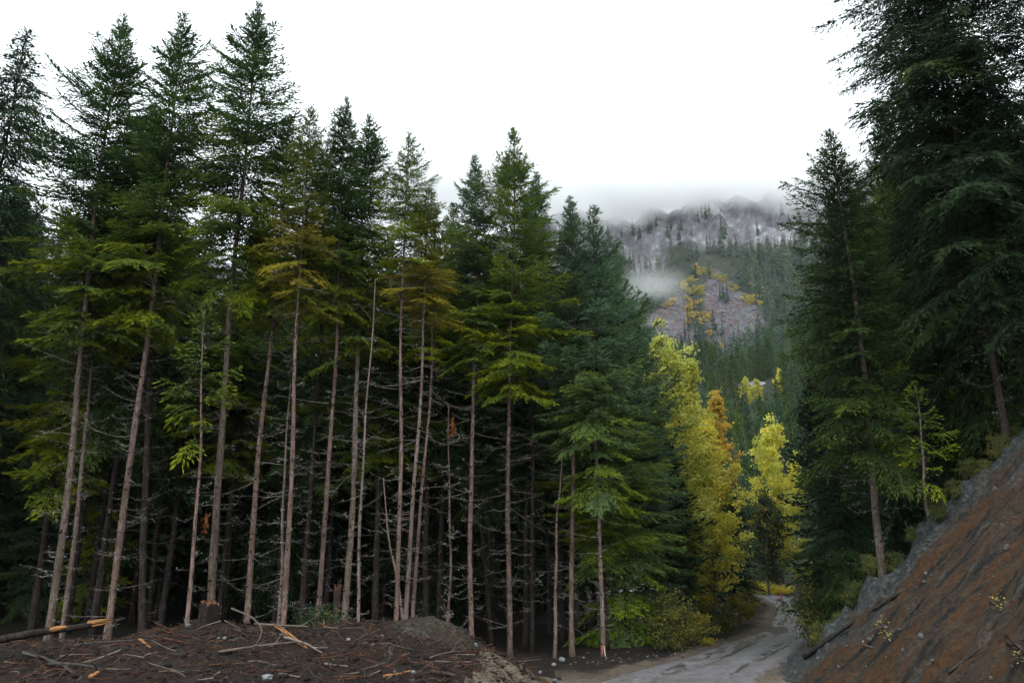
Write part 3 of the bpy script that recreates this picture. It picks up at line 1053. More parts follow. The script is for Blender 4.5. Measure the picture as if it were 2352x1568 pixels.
tree_px('spruce_tree', 'reddish-stemmed spruce at the left end of the gravel heap', 908, 1430, 28, (940, 308), 620, 15, 'airy', group=GL, dead=(90, 0.6, 1.9, 'dead'), seed=12, ltn=0.2)
tree_px('gold_spruce_tree', 'pale slim spruce rising from the middle of the gravel heap', 930, 1432, 28.5, (985, 430), 720, 15, 'gold', group=GL, bark='bark_pale', dead=(80, 0.7, 2.1, 'dead'), seed=13, ltn=0.2)
tree_px('spruce_tree', 'dim spruce right behind the pale one on the gravel heap', 948, 1425, 31, (1000, 500), 820, 12, 'airy', group=GL, dead=D2, seed=14)
tree_px('spruce_tree', 'straight brown spruce right of the gravel heap with conical blue-green top', 1086, 1460, 31, (1090, 360), 830, 17, 'fir_blue_low', group=GL, dead=D1, seed=15, ltn=0.15)
tree_px('spruce_tree', 'tall pointed spruce second from the road end of the row', 1172, 1490, 31, (1180, 298), 900, 17, 'spruce_a', group=GL, dead=D1, seed=16, ltn=0.15)
tree_px('fir_tree', 'blue-green dense fir near the road with brown lower stem', 1315, 1510, 31.5, (1310, 455), 1010, 16, 'fir_blue', group=GL, dead=D1, seed=17, ltn=0.15)
tree_px('fir_tree', 'blue-green fir with grey stem and red ribbon at its foot', 1385, 1510, 31.2, (1362, 478), 1130, 14, 'fir_blue_low', group=GL, bark='bark_grey', dead=D2, seed=18, ltn=0.2)
tree_px('spruce_tree', 'shadowed spruce between the pointed one and the ribbon fir', 1222, 1490, 34, (1232, 398), 830, 15, 'fir_blue', group=GL, bark='bark_dark', dead=D2, seed=19)
tree_px('spruce_tree', 'broad spruce crown filling the gap above the slim orange stem', 1130, 1480, 37, (1040, 470), 900, 15, 'spruce_a', group=GL, bark='bark_dark', dead=D2, seed=20)


# slender saplings and dying poles in the front row
def pole_px(label, u, v, depth, apex, wpx, seed, bark='bark', crown=None, dead=(40, 0.4, 1.3, 'dead'), ltn=0.4, ck=1.0):
    a, _ = ray(u, v)
    bx, by = a * depth, depth
    tip = pt(apex[0], apex[1], depth)
    z0 = float(g(bx, by, fine=False))
    H = tip[2] - z0
    root = obj('pole_tree', None, loc=(bx, by, z0), rot=(0, (tip[0] - bx) / H, 0))
    tag(root, label, 'thin tree', 'slender poles between the bigger conifers')
    tm, axis = trunk_mesh('trunk', seed, H, wpx / 2 / FPX * depth * 0.8, M[bark], bend=0.15, sides=7, flare=0.15)
    obj('trunk', tm, root)
    if crown:
        obj('crown', crown, root, loc=(0, 0, H), rot=(0, 0, seed), scale=(ck, ck, ck))
    dm, lic = dead_branch_mesh('dead_branches', seed + 500, axis, 0.8, H * 0.92, dead[0], M[dead[3]], dead[1], dead[2], ltn)
    d = tag(obj('dead_branches', dm, root), kind='stuff')
    if lic:
        tag(obj('lichen', lic, d), kind='stuff')


pole_px('thin spotted pole left of the stump hung with yellow-green sprays', 432, 1445, 27.5, (470, 700), 12, 31, crown=SMALL, ltn=0.35, ck=1.05)
pole_px('thin pole tight against the pale golden-crowned stem', 640, 1430, 28.6, (668, 880), 11, 32, bark='bark_grey')
pole_px('thin straight pole between the snag and the gravel heap', 824, 1415, 27.5, (862, 640), 9, 33, bark='bark_pale')
pole_px('very thin dark pole on the right flank of the gravel heap', 1027, 1450, 29, (1031, 930), 8, 34, bark='bark_grey')
pole_px('slim orange-barked pole leaning right near the road', 1272, 1510, 31, (1292, 1030), 10, 35, dead=(40, 0.3, 0.9, 'dead'), ltn=0.1)
pole_px('leaning pale birch-like pole crossing behind the reddish stem', 940, 1425, 29.6, (880, 1090), 9, 36, bark='bark_pale', dead=(10, 0.3, 0.9, 'dead'), ltn=0.1)

# the edge of the stand along the road: foliage down to the ground
GE = 'conifers with low branches along the road edge of the left stand'
tree_px('fir_tree', 'leafy dark fir with branches to the ground right of the ribbon fir', 1440, 1480, 37, (1415, 590), 1440, 16, 'fir_blue_low', group=GE, seed=41, bark='bark_dark')
tree_px('fir_tree', 'blue-green fir whose slope meets the yellow tree', 1490, 1460, 41, (1452, 700), 1430, 14, 'fir_blue', group=GE, seed=42, bark='bark_dark')
tree_px('hemlock_tree', 'low dark hemlock under the yellow tree', 1545, 1450, 43, (1530, 1010), 1440, 13, 'dark_a', group=GE, seed=43, bark='bark_dark', xy=1.3)
tree_px('hemlock_tree', 'dark hemlock beside the far bend, left of the road', 1635, 1425, 52, (1625, 1060), 1425, 12, 'dark_a', group=GE, seed=44, bark='bark_dark', xy=1.4)
tree_px('hemlock_tree', 'small dark hemlock overhanging the road where it bends', 1690, 1400, 63, (1680, 1130), 1400, 11, 'dark_b', group=GE, seed=45, bark='bark_dark', xy=1.4)

# the shaded trees deeper inside both stands
rng = np.random.default_rng(77)
inner = []
for row, yy in enumerate(np.arange(35.5, 74, 3.4)):
    for xx in np.arange(-46 - row * 1.2, 5 + row * 0.25, 3.3):
        x, y = xx + rng.uniform(-1.2, 1.2), yy + rng.uniform(-1.2, 1.2)
        if abs(x / y) > 0.95 or rng.random() < 0.12:
            continue
        inner.append((x, y, 'left'))
for yy in (76.5, 81, 86):
    for xx in np.arange(-58, 3, 3.6):
        inner.append((xx + rng.uniform(-0.9, 0.9), yy + rng.uniform(-1.2, 1.2), 'left'))
for yy in np.arange(31, 82, 4.2):
    for k, xx in enumerate(np.arange(3.5, 34, 4.0)):
        x, y = float(toe(yy)) + xx + rng.uniform(-1.3, 1.3), yy + rng.uniform(-1.5, 1.5)
        if x / y > 1.1 or (y < 38 and xx < 6):
            continue
        inner.append((x, y, 'right'))
dkt = [trunk_mesh('inner_trunk', 900 + i, 20.0, 0.15, M['bark_dark'], sides=7, rings=18) for i in range(4)]
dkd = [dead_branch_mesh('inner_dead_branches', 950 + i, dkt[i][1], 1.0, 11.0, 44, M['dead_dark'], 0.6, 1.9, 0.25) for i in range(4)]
for i, (x, y, s) in enumerate(inner):
    j = i % 4
    H = rng.uniform(18.5, 23.5) if s == 'left' else rng.uniform(18, 27)
    if s == 'left':
        H = min(H, 3 + y * np.interp(x / y, [-0.9, -0.6, -0.3, -0.15, 0, 0.08, 0.12], [0.62, 0.62, 0.50, 0.44, 0.40, 0.32, 0.22]) - 0.5)
    z0 = float(g(x, y, fine=False))
    root = obj('inner_conifer', None, loc=(x, y, z0), rot=(rng.normal(0, 0.008), rng.normal(0, 0.008), rng.uniform(0, 6.28)), scale=(1, 1, 1))
    if s == 'left':
        tag(root, 'shaded conifer standing deep inside the left stand', 'conifer tree', 'shaded conifers inside the left stand')
    else:
        tag(root, 'shaded conifer on the wooded slope behind the cut bank', 'conifer tree', 'shaded conifers on the slope behind the bank')
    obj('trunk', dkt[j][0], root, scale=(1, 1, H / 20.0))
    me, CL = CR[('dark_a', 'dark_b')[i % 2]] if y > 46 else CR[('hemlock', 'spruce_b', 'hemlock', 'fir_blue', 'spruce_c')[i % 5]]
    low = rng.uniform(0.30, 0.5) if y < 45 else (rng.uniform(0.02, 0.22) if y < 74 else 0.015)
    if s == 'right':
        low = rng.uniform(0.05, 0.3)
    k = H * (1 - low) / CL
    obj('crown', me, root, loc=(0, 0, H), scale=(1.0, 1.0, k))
    if y < 48:
        d = tag(obj('dead_branches', dkd[j][0], root), kind='stuff')
        tag(obj('lichen', dkd[j][1], d), kind='stuff')

# ------------------------------------------------------------------ right side: the fir by the road, the big overhanging trees, the sapling
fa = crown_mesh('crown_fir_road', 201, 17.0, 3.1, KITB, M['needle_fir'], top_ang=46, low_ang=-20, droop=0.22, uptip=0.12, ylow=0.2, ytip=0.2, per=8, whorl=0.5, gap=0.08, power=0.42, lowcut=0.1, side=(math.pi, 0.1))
tree_px('fir_tree', 'full dark fir with pointed top standing on the bank by the road', 2030, 1330, 28.5, (1905, 300), 1060, 26, None, seed=51, bark='bark_grey', crown_data=(fa, 17.0), rotz=0.0, dead=(36, 0.8, 2.4, 'dead_dark'), ltn=0.8)
M['needle_black'] = needle_mat('shaded_hemlock_needles', (0.004, 0.012, 0.008), (0.013, 0.034, 0.018), (0.075, 0.105, 0.008), 0.1)  # near-black copy of the hemlock needles, their shade put into the colour
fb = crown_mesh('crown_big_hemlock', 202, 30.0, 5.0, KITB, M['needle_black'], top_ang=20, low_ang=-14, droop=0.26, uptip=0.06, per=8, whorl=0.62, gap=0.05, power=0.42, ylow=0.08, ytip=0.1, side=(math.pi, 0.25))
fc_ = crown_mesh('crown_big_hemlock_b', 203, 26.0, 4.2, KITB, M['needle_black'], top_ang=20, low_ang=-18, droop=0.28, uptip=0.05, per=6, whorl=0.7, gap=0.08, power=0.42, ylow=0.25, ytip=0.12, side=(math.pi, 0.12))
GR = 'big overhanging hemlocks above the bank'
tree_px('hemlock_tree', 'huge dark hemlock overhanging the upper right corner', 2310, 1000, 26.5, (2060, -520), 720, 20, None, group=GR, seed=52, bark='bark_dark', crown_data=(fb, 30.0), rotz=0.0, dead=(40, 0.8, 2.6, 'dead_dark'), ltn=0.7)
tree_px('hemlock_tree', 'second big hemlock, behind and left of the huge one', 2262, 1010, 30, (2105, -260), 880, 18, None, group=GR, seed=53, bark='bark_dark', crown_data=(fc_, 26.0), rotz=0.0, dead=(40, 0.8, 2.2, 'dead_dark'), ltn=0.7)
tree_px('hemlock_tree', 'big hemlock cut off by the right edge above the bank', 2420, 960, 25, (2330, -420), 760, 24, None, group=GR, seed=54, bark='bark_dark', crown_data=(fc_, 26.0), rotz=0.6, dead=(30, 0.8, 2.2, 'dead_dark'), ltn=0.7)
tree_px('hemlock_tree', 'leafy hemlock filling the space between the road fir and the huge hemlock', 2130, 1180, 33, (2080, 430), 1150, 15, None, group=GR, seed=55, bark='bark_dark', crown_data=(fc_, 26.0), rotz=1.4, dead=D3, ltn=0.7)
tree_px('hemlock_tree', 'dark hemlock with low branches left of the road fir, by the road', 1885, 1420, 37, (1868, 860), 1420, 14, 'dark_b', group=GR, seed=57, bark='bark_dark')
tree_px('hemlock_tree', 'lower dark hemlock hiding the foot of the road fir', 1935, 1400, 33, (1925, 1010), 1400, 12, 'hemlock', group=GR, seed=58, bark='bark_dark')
pole_px('thin pale sapling on the crest of the bank', 2140, 1215, 26.6, (2100, 880), 9, 56, bark='bark_pale', crown=SMALL, dead=(14, 0.3, 0.9, 'dead_dark'), ltn=0.2, ck=0.7)


# ------------------------------------------------------------------ broad-leaved trees and shrubs
def leafy_mesh(name, seed, H, R, base, n, size, mat, shape='column', yb=0.2, limbs=16, bark='bark_grey', tr=0.13):
    """returns trunk mesh (with limbs) and crown mesh of separate leaves gathered in sprays"""
    rng = np.random.default_rng(seed)
    P, Rr = [], []
    s = np.linspace(0, 1, 9)
    P.append(np.stack([0.25 * np.sin(3 * s + seed), 0.2 * np.sin(2.4 * s + 1), s * H * 0.93 - 0.2], -1))
    Rr.append(tr * (1 - s) ** 0.8 + 0.012)
    cl = []
    for i in range(limbs):
        f = (i + 0.5) / limbs
        zb = base + (H - base) * f * 0.92
        if shape == 'column':
            rad = R * min(1.0, 0.55 + 3 * f) * min(1.0, 0.12 + (1 - f) * 1.25)
        else:
            rad = R * math.sqrt(max(0.05, 1 - (1.6 * f - 0.6) ** 2))
        for _ in range(3):
            az = rng.uniform(0, 6.28)
            L = rad * rng.uniform(0.4, 1.3)
            rise = rng.uniform(0.8, 1.9) * L if shape == 'column' else rng.uniform(0.0, 0.7) * L
            x = s * L
            P.append(np.stack([x * math.cos(az), x * math.sin(az), zb - rise * 0.4 + rise * s ** 1.3], -1))
            Rr.append(tr * 0.3 * (1 - f * 0.6) * np.linspace(1, 0.15, 9))
            for q in np.linspace(0.35, 1.0, 5):
                cl.append(np.array([x[-1] * q * math.cos(az), x[-1] * q * math.sin(az), zb - rise * 0.4 + rise * q ** 1.3]))
    tv, tq = tubes(np.array(P), np.array(Rr), 6)
    cl.append(np.array([0, 0, H - 0.3]))
    cl = np.array(cl)
    ci = rng.integers(0, len(cl), n)
    sub = cl + 0
    spr = rng.normal(0, 1, (len(cl), 3)) * 0.1
    off = rng.normal(0, 1, (n, 3)) * np.array([0.30, 0.30, 0.2]) * (0.26 if R < 0.6 else 0.42 + 0.16 * R)
    pos = sub[ci] + spr[ci] + off
    sz = size * rng.uniform(0.6, 1.3, n)
    d = rng.normal(size=(n, 3)) + np.array([0, 0, -0.4])
    V, q = kites(pos, d, sz, sz * 0.75, rng)
    bright = rng.uniform(-0.1, 0.75, len(cl))[ci] + rng.uniform(0, 0.5, n)
    yel = np.clip(yb + 0.5 * rng.normal(0, 0.5, len(cl))[ci], 0, 1)
    col = np.repeat(np.stack([yel, np.clip(bright, 0, 1), 0 * yel], -1), 4, axis=0)
    return mesh_np(name + '_trunk', tv, tq, M[bark], smooth=True), mesh_np(name + '_crown', V, [q], M[mat], col)


def leafy(name, label, x, y, data, group=None, cat='leafy tree', rot=0.0, k=1.0, stem='trunk'):
    root = obj(name, None, loc=(x, y, float(g(x, y, fine=False)) - 0.05), rot=(0, 0, rot), scale=(k, k, k))
    tag(root, label, cat, group)
    obj(stem, data[0], root)
    obj('crown' if stem == 'trunk' else 'foliage', data[1], root)
    return root


def leafy_px(name, label, apex, depth, R, base, n, size, mat, seed, yb=0.2, **kw):
    p = pt(apex[0], apex[1], depth)
    H = p[2] - float(g(p[0], p[1], fine=False))
    grp = kw.pop('group', None)
    return leafy(name, label, p[0], p[1], leafy_mesh(name, seed, H, R, base, n, size, mat, yb=yb, **kw), group=grp)


GC = 'autumn broad-leaved trees at the bend of the road'
leafy_px('cottonwood_tree', 'tall yellow-green cottonwood against the firs at the left edge of the gap', (1510, 730), 46, 2.1, 1.2, 24000, 0.17, 'leaf_yellow', 301, 0.12, group=GC, limbs=22)
leafy_px('cottonwood_tree', 'yellow cottonwood in the middle, a little lower than its tall neighbour', (1572, 788), 50, 2.4, 1.2, 26000, 0.17, 'leaf_yellow', 302, 0.22, group=GC, limbs=20)
leafy_px('cottonwood_tree', 'slim yellow-green cottonwood between the two tall ones', (1543, 770), 44.5, 1.7, 3.0, 17000, 0.16, 'leaf_yellow', 308, 0.15, group=GC, limbs=20)
leafy_px('maple_tree', 'low golden-leaved tree leaning over the road edge below the cottonwoods', (1610, 950), 48, 2.5, 1.5, 17000, 0.17, 'leaf_yellow', 303, 0.5, group=GC, limbs=12)
leafy_px('aspen_tree', 'bright orange aspen right of the yellow cottonwoods', (1640, 893), 64, 1.3, 8.0, 11000, 0.19, 'leaf_orange', 304, 0.35, group=GC, limbs=14)
leafy_px('maple_tree', 'yellow layered tree beyond the bend, right of the orange aspen', (1768, 955), 88, 3.8, 3.5, 19000, 0.24, 'leaf_yellow', 305, 0.3, group=GC, limbs=12)
leafy_px('alder_tree', 'dull green young alder below the yellow layered tree', (1752, 1120), 84, 2.4, 1.5, 9000, 0.22, 'leaf_green', 306, 0.1, group=GC, limbs=9)

sh = [leafy_mesh('shrub', 320 + i, 2.2, 1.3, 0.2, 3200, 0.11, mt, shape='round', yb=yb, limbs=8, tr=0.03) for i, (mt, yb) in
      enumerate([('leaf_green', 0.35), ('leaf_green', 0.12), ('leaf_green', 0.75), ('leaf_yellow', 0.5)])]
for u, v, k, j, lab in [
    (1560, 1492, 0.8, 0, 'round leafy bush with yellow leaves left of the road'),
    (1608, 1478, 0.6, 2, 'small yellow-speckled bush right against the leafy bush by the road'),
    (1660, 1462, 0.7, 1, 'low green bush at the left road edge before the puddle'),
    (1700, 1432, 0.8, 2, 'yellowish low bush beside the puddle, left edge'),
    (1722, 1385, 0.9, 0, 'leafy bush at the inside of the far bend'),
    (1530, 1480, 1.0, 1, 'dark green bush under the fir next to the leafy bush')]:
    p = hit(u, v)
    leafy('shrub', lab, p[0], p[1], sh[j], 'bushes along the left road edge', 'bush', rot=u * 0.1, k=k, stem='stem')
for x, y, k, j, lab in [
    (12.4, 34.5, 0.95, 1, 'dark leafy bush hiding the right road edge at the foot of the bank'),
    (13.6, 37.5, 1.25, 1, 'tall dark bush behind the one at the foot of the bank'),
    (16.6, 43, 1.2, 1, 'dark bush right of the puddle'),
    (19.6, 49, 1.2, 0, 'speckled bush beyond the puddle on the right'),
    (22.8, 57, 1.4, 1, 'dark round bush right of the road at the start of the far bend'),
    (27.0, 70, 1.3, 0, 'bush at the outer side of the far bend'),
    (29.0, 80, 1.2, 2, 'yellow-leaved bush behind the far bend')]:
    leafy('shrub', lab, x, y, sh[j], 'bushes along the right road edge', 'bush', rot=x, k=k, stem='stem')
yg = leafy_mesh('ground_cover', 340, 0.5, 1.6, 0.02, 1800, 0.13, 'leaf_yellow', shape='round', yb=0.8, limbs=3, tr=0.01)
for x, y, lab in [(24.6, 90, 'low yellow ground plants on the far verge, left patch'), (27.6, 87.5, 'low yellow ground plants on the far verge, right patch')]:
    leafy('ground_plants', lab, x, y, yg, None, 'plants', stem='stem', k=1.4)

# ------------------------------------------------------------------ the rise beyond the bend: mid-distance conifers and a few yellow trees
mtr = trunk_mesh('mid_trunk', 401, 15, 0.16, M['bark_grey'], sides=6, rings=8, knots=False)[0]
rng = np.random.default_rng(404)
ORD = 'first second third fourth fifth sixth seventh eighth ninth tenth eleventh twelfth thirteenth fourteenth fifteenth sixteenth seventeenth eighteenth'.split()
mids = [(1690, 900, 104), (1668, 945, 96), (1712, 905, 118), (1735, 925, 112), (1760, 905, 125), (1785, 890, 130), (1810, 905, 118), (1650, 925, 118), (1700, 985, 92), (1790, 965, 108),
        (1625, 880, 130), (1660, 890, 140), (1600, 905, 120), (1830, 870, 128), (1725, 960, 100), (1845, 930, 105), (1740, 1010, 96), (1680, 1040, 88)]
mids.sort()
for i, (u, v, dpt) in enumerate(mids):
    p = pt(u, v, dpt)
    z0 = float(g(p[0], p[1], fine=False))
    H = max(7.0, p[2] - z0)
    root = obj('hillside_conifer', None, loc=(p[0], p[1], p[2] - H), rot=(0, 0, i * 1.3))
    tag(root, 'mid-green conifer just beyond the bend of the road, ' + ORD[i] + ' tip from the left', 'conifer tree', 'conifers on the rise beyond the bend')
    obj('trunk', mtr, root, scale=(1, 1, H / 15))
    me, CL = CR[('mid_b', 'mid_a')[i % 3 == 0]]
    obj('crown', me, root, loc=(0, 0, H), scale=(0.9, 0.9, H * 0.95 / CL))
cut = hit(1738, 886, 100, 240) - np.array([0, 0, 0.6])
cut_y = cut[1]
for i in range(290):
    y = rng.uniform(128, 236)
    a = rng.uniform(0.15, 0.42)
    x = a * y
    z0 = float(g(x, y))
    H = rng.uniform(8, 14)
    u, v = project(np.array((x, y, z0 + H)))
    u2, v2 = project(np.array((x, y, z0)))
    if 1706 < u < 1772 and v < 892 and v2 > 880 and y < cut_y + 1:
        continue
    root = obj('rise_conifer', None, loc=(x, y, z0 - 0.3), rot=(0, 0, rng.uniform(0, 6)))
    tag(root, 'small conifer in the wood on the low rise below the mountain', 'conifer tree', 'conifers on the low rise')
    me, CL = CR[('mid_a', 'mid_b')[i % 2]]
    obj('trunk', mtr, root, scale=(0.9, 0.9, H / 15))
    obj('crown', me, root, loc=(0, 0, H), scale=(0.75, 0.75, H * 0.95 / CL))
yt = [leafy_mesh('rise_yellow', 420 + i, 9.0, 2.0, 1.5, 2600, 0.42, 'leaf_yellow', yb=0.45, limbs=9) for i in range(2)]
for i, (u, v, dpt) in enumerate([(1718, 874, 190), (1742, 880, 178), (1796, 856, 185), (1803, 864, 172), (1655, 902, 150)]):
    p = pt(u, v, dpt)
    z0 = float(g(p[0], p[1], fine=False))
    p = hit(u, v + 62, 90, 240)
    root = obj('birch_tree', None, loc=p, rot=(0, 0, i))
    root.scale = (0.7, 0.7, 0.8)
    tag(root, ('small yellow birch just left of the pale rock cut', 'small yellow birch in front of the pale rock cut', 'small yellow birch right of the pale rock cut, the farther of two',
               'small yellow birch right of the pale rock cut, the nearer of two', 'small yellow birch left of the low rise above the orange aspen')[i], 'leafy tree', 'yellow birches on the low rise')
    obj('trunk', yt[i % 2][0], root)
    obj('crown', yt[i % 2][1], root)


def rock_mesh(name, seed, mat, flat=0.7, rough=0.25, sub=2):
    import bmesh
    bm = bmesh.new()
    bmesh.ops.create_icosphere(bm, subdivisions=sub, radius=1.0)
    rng = np.random.default_rng(seed)
    o = rng.uniform(0, 50, 3)
    for v in bm.verts:
        c = v.co
        n = float(fbm(c.x * 1.3 + o[0] + c.z, c.y * 1.3 + o[1] - c.z, seed, 3))
        v.co = c * (1 + rough * n * 1.6)
        v.co.z *= flat
    me = bpy.data.meshes.new(name)
    bm.to_mesh(me)
    bm.free()
    me.materials.append(mat)
    return me


r_ = obj('rock_cut', rock_mesh('rock_cut', 5, plain('pale_rock_cut', [(0.3, (0.14, 0.14, 0.145)), (0.7, (0.34, 0.34, 0.35))], 0.6), 0.8, 0.5, 3), loc=cut, scale=(4.6, 3, 1.7), rot=(0.35, 0.1, 0))
tag(r_, 'pale bare rock cut on the low rise among yellow birches', 'rock')


# ------------------------------------------------------------------ far trees on the mountain
def far_tree(rng, H, R):
    n = 52
    t = (np.arange(n) + 0.5) / n
    az = np.arange(n) * 2.4 + rng.uniform(-0.5, 0.5, n)
    rr = R * (0.08 + t ** 0.9) * rng.uniform(0.55, 1.2, n)
    P = np.stack([0 * az, 0 * az, H * (1 - 0.93 * t) + rng.normal(0, 0.3, n)], -1)
    D = np.stack([np.cos(az) * rr, np.sin(az) * rr, -rng.uniform(0.4, 1.1, n) * rr - 0.015 * H], -1)
    Ln = np.linalg.norm(D, axis=1)
    V, q = kites(P, D, Ln * 1.05, Ln * 0.55 + 0.3, rng)
    v2, q2 = tubes(np.array([[[0, 0, -1], [0, 0, H * 0.6], [0, 0, H + 0.6]]]), np.array([[0.25, 0.15, 0.05]]), 4)
    return V, q, v2, q2[0]


rng = np.random.default_rng(500)
FT = []
for i in range(5):
    V1, q1, v2, q2 = far_tree(rng, 20, (2.6, 3.2, 2.2, 2.9, 3.4)[i])
    c = np.repeat(np.stack([rng.uniform(0, 0.12, len(q1)), rng.uniform(0, 0.7, len(q1)), np.zeros(len(q1))], -1), 4, axis=0)
    FT.append((V1, q1, c, v2, q2))
FTM = [(mesh_np('far_crown', f[0], [f[1]], M['needle_far'], f[2]), mesh_np('far_trunk', f[3], [f[4]], M['bark_dark'])) for f in FT]
# those that stand apart on the scree
solo = [(1655, 690, 16), (1662, 692, 18), (1672, 695, 20), (1668, 700, 14), (1745, 780, 22), (1760, 775, 20), (1700, 800, 18), (1690, 815, 20), (1660, 770, 16), (1640, 760, 18), (1618, 790, 22),
        (1605, 780, 24), (1600, 800, 22), (1612, 820, 24), (1596, 830, 20), (1632, 840, 22), (1650, 830, 22), (1668, 835, 20), (1590, 640, 18), (1597, 636, 16), (1630, 642, 20), (1582, 760, 18),
        (1608, 720, 14), (1596, 722, 14), (1640, 800, 20), (1715, 835, 20), (1735, 838, 22), (1575, 790, 20), (1568, 840, 20), (1680, 838, 20), (1585, 815, 22), (1622, 835, 22)]
for i, (u, v, H) in enumerate(solo):
    p = hit_far(u, v)
    if p is None:
        continue
    root = obj('scree_conifer', None, loc=p, rot=(0, 0, i * 2.1), scale=(H / 20 * 0.9,) * 3)
    tag(root, 'dark lone conifer standing on the grey scree slope', 'conifer tree', 'lone conifers on the scree')
    obj('crown', FTM[i % 5][0], root)
    obj('trunk', FTM[i % 5][1], root)
bm_ = [leafy_mesh('far_bush', 520 + i, 6, 3.4, 0.3, 700, 1.0, 'leaf_far_yellow', shape='round', yb=(0.15, 0.55, 0.9)[i], limbs=6, tr=0.1) for i in range(3)]
bush = [(1600, 620, 1), (1615, 622, 0), (1628, 630, 0), (1607, 634, 0), (1640, 640, 0), (1590, 650, 0), (1575, 655, 0), (1580, 672, 0), (1595, 675, 0), (1610, 668, 0), (1612, 680, 0), (1578, 690, 0),
        (1588, 700, 1), (1570, 665, 0), (1605, 702, 1), (1585, 715, 1), (1600, 728, 2), (1615, 725, 1), (1625, 735, 2), (1632, 728, 2), (1618, 740, 1), (1590, 735, 1), (1608, 745, 2), (1715, 692, 0),
        (1725, 698, 0), (1735, 690, 0), (1745, 702, 0), (1538, 705, 1), (1545, 698, 1), (1530, 708, 1), (1630, 770, 2), (1580, 745, 1), (1675, 660, 0), (1690, 668, 0), (1660, 648, 0), (1600, 805, 1),
        (1640, 815, 2), (1655, 800, 1)]
rng = np.random.default_rng(530)
for i, (u, v, j) in enumerate(bush):
    p = hit_far(u, v)
    if p is None:
        continue
    k = rng.uniform(0.7, 1.25)
    root = obj('autumn_bush', None, loc=p - np.array([0, 0, 0.6]), rot=(0, 0, i), scale=(k, k, k * 0.9))
    tag(root, 'yellow to orange autumn bush in the gully between the scree lobes', 'bush', 'autumn bushes on the scree slope')
    obj('stem', bm_[j][0], root)
    obj('foliage', bm_[j][1], root)
# the wood on the mountain's flanks, one mass
Vs, Qs, Cs, off = [], [], [], 0
rng = np.random.default_rng(540)
cnt = 0
for _ in range(12000):
    r = 300 + 375 * rng.random() ** 0.8
    a = rng.uniform(-0.75, 0.95) if rng.random() < 0.45 else rng.uniform(0.06, 0.46)
    y = r / math.sqrt(1 + a * a)
    x = a * y
    z = float(mz(x, y))
    u, v = project(np.array((x, y, z)))
    if any(inpoly(np.array([u]), np.array([v]), pl)[0] for pl in SCREE):
        continue
    if 1560 < u < 1700 and 600 < v < 800 and rng.random() < 0.93:
        continue
    if vnoise(x / 38, z / 30, 97) * 0.6 + vnoise(x / 14, z / 12, 98) * 0.4 < (0.43 if a > 0 else 0.36):
        continue
    if r > 640 and rng.random() < 0.90 - 0.5 * float(vnoise(x / 25, z / 25, 99) > 0.6):
        continue
    f = FT[rng.integers(5)]
    k = rng.uniform(0.55, 1.05)
    th_ = rng.uniform(0, 6.28)
    c_, s_ = math.cos(th_), math.sin(th_)
    vv = f[0] * k
    vv = np.stack([vv[:, 0] * c_ - vv[:, 1] * s_ + x, vv[:, 0] * s_ + vv[:, 1] * c_ + y, vv[:, 2] + z], -1)
    col = f[2] * np.array([1, 0.8, 1]) + np.array([rng.uniform(0, 0.5) if rng.random() < 0.14 else 0, rng.uniform(0, 0.3), 0])
    Vs.append(vv)
    Qs.append(f[1] + off)
    Cs.append(np.clip(col, 0, 1))
    off += len(vv)
    cnt += 1
    if cnt > 3800:
        break
tag(obj('forest', mesh_np('forest', np.vstack(Vs), [np.vstack(Qs)], M['needle_far'], np.vstack(Cs))), 'far conifer wood clothing the flanks of the mountain', 'forest', kind='stuff')
# boulders of the scree
rk = rock_mesh('scree_rock', 9, M['stone'], 0.6, 0.3, 1)
rv = np.array([v.co[:] for v in rk.vertices])
rq = np.array([p.vertices[:] for p in rk.polygons])
Vs, Qs, off = [], [], 0
for _ in range(26000):
    u, v = rng.uniform(1485, 1775), rng.uniform(610, 870)
    if not any(inpoly(np.array([u]), np.array([v]), pl)[0] for pl in SCREE):
        continue
    p = hit_far(u, v)
    if p is None or p[2] > 300:
        continue
    k = rng.uniform(0.35, 0.8) if rng.random() < 0.93 else rng.uniform(0.9, 2.0)
    Vs.append(rv * k * rng.uniform(0.6, 1.4, 3) + p)
    Qs.append(rq + off)
    off += len(rv)
    if len(Vs) > 3000:
        break
M['scree'] = plain('scree_stone', [(0.3, (0.06, 0.05, 0.056)), (0.7, (0.21, 0.185, 0.195))], 0.6)
tag(obj('scree', mesh_np('scree', np.vstack(Vs), [np.vstack(Qs)], M['scree'])), 'grey boulders strewn over the open scree slope', 'scree', kind='stuff')

# ------------------------------------------------------------------ debris on the mound
rng = np.random.default_rng(600)


def stick_mesh(name, seed, L, r, mat, bend=0.08, sides=6, taper=0.5, n=8, twigs=0):
    rg = np.random.default_rng(seed)
    s = np.linspace(0, 1, n)
    P = np.stack([(s - 0.5) * L, bend * L * np.sin(np.pi * s + rg.uniform(-0.6, 0.6)) + rg.normal(0, 0.006, n) * L ** 0.5, 0.03 * L * np.sin(2.2 * s + rg.uniform(0, 6))], -1)[None]
    R = (r * (1 + (taper - 1) * s))[None]
    parts = [tubes(P, R, sides, cap=True, wob=1 + 0.1 * rg.normal(size=(1, n, sides)))]
    for _ in range(twigs):
        i = rg.integers(2, n - 1)
        b = P[0, i]
        d = np.array([rg.uniform(0.2, 0.8), rg.choice([-1, 1]) * rg.uniform(0.3, 0.8), rg.uniform(0.0, 0.6)])
        l = L * rg.uniform(0.15, 0.35)
        u = np.linspace(0, 1, 4)[:, None]
        parts.append(tubes((b + d * l * u + np.array([0, 0, 0.1]) * u ** 2 * l)[None], (r * 0.45 * np.linspace(1, 0.4, 4))[None], 4))
    V, polys = merge(parts)
    return mesh_np(name, V, polys, mat, smooth=True)


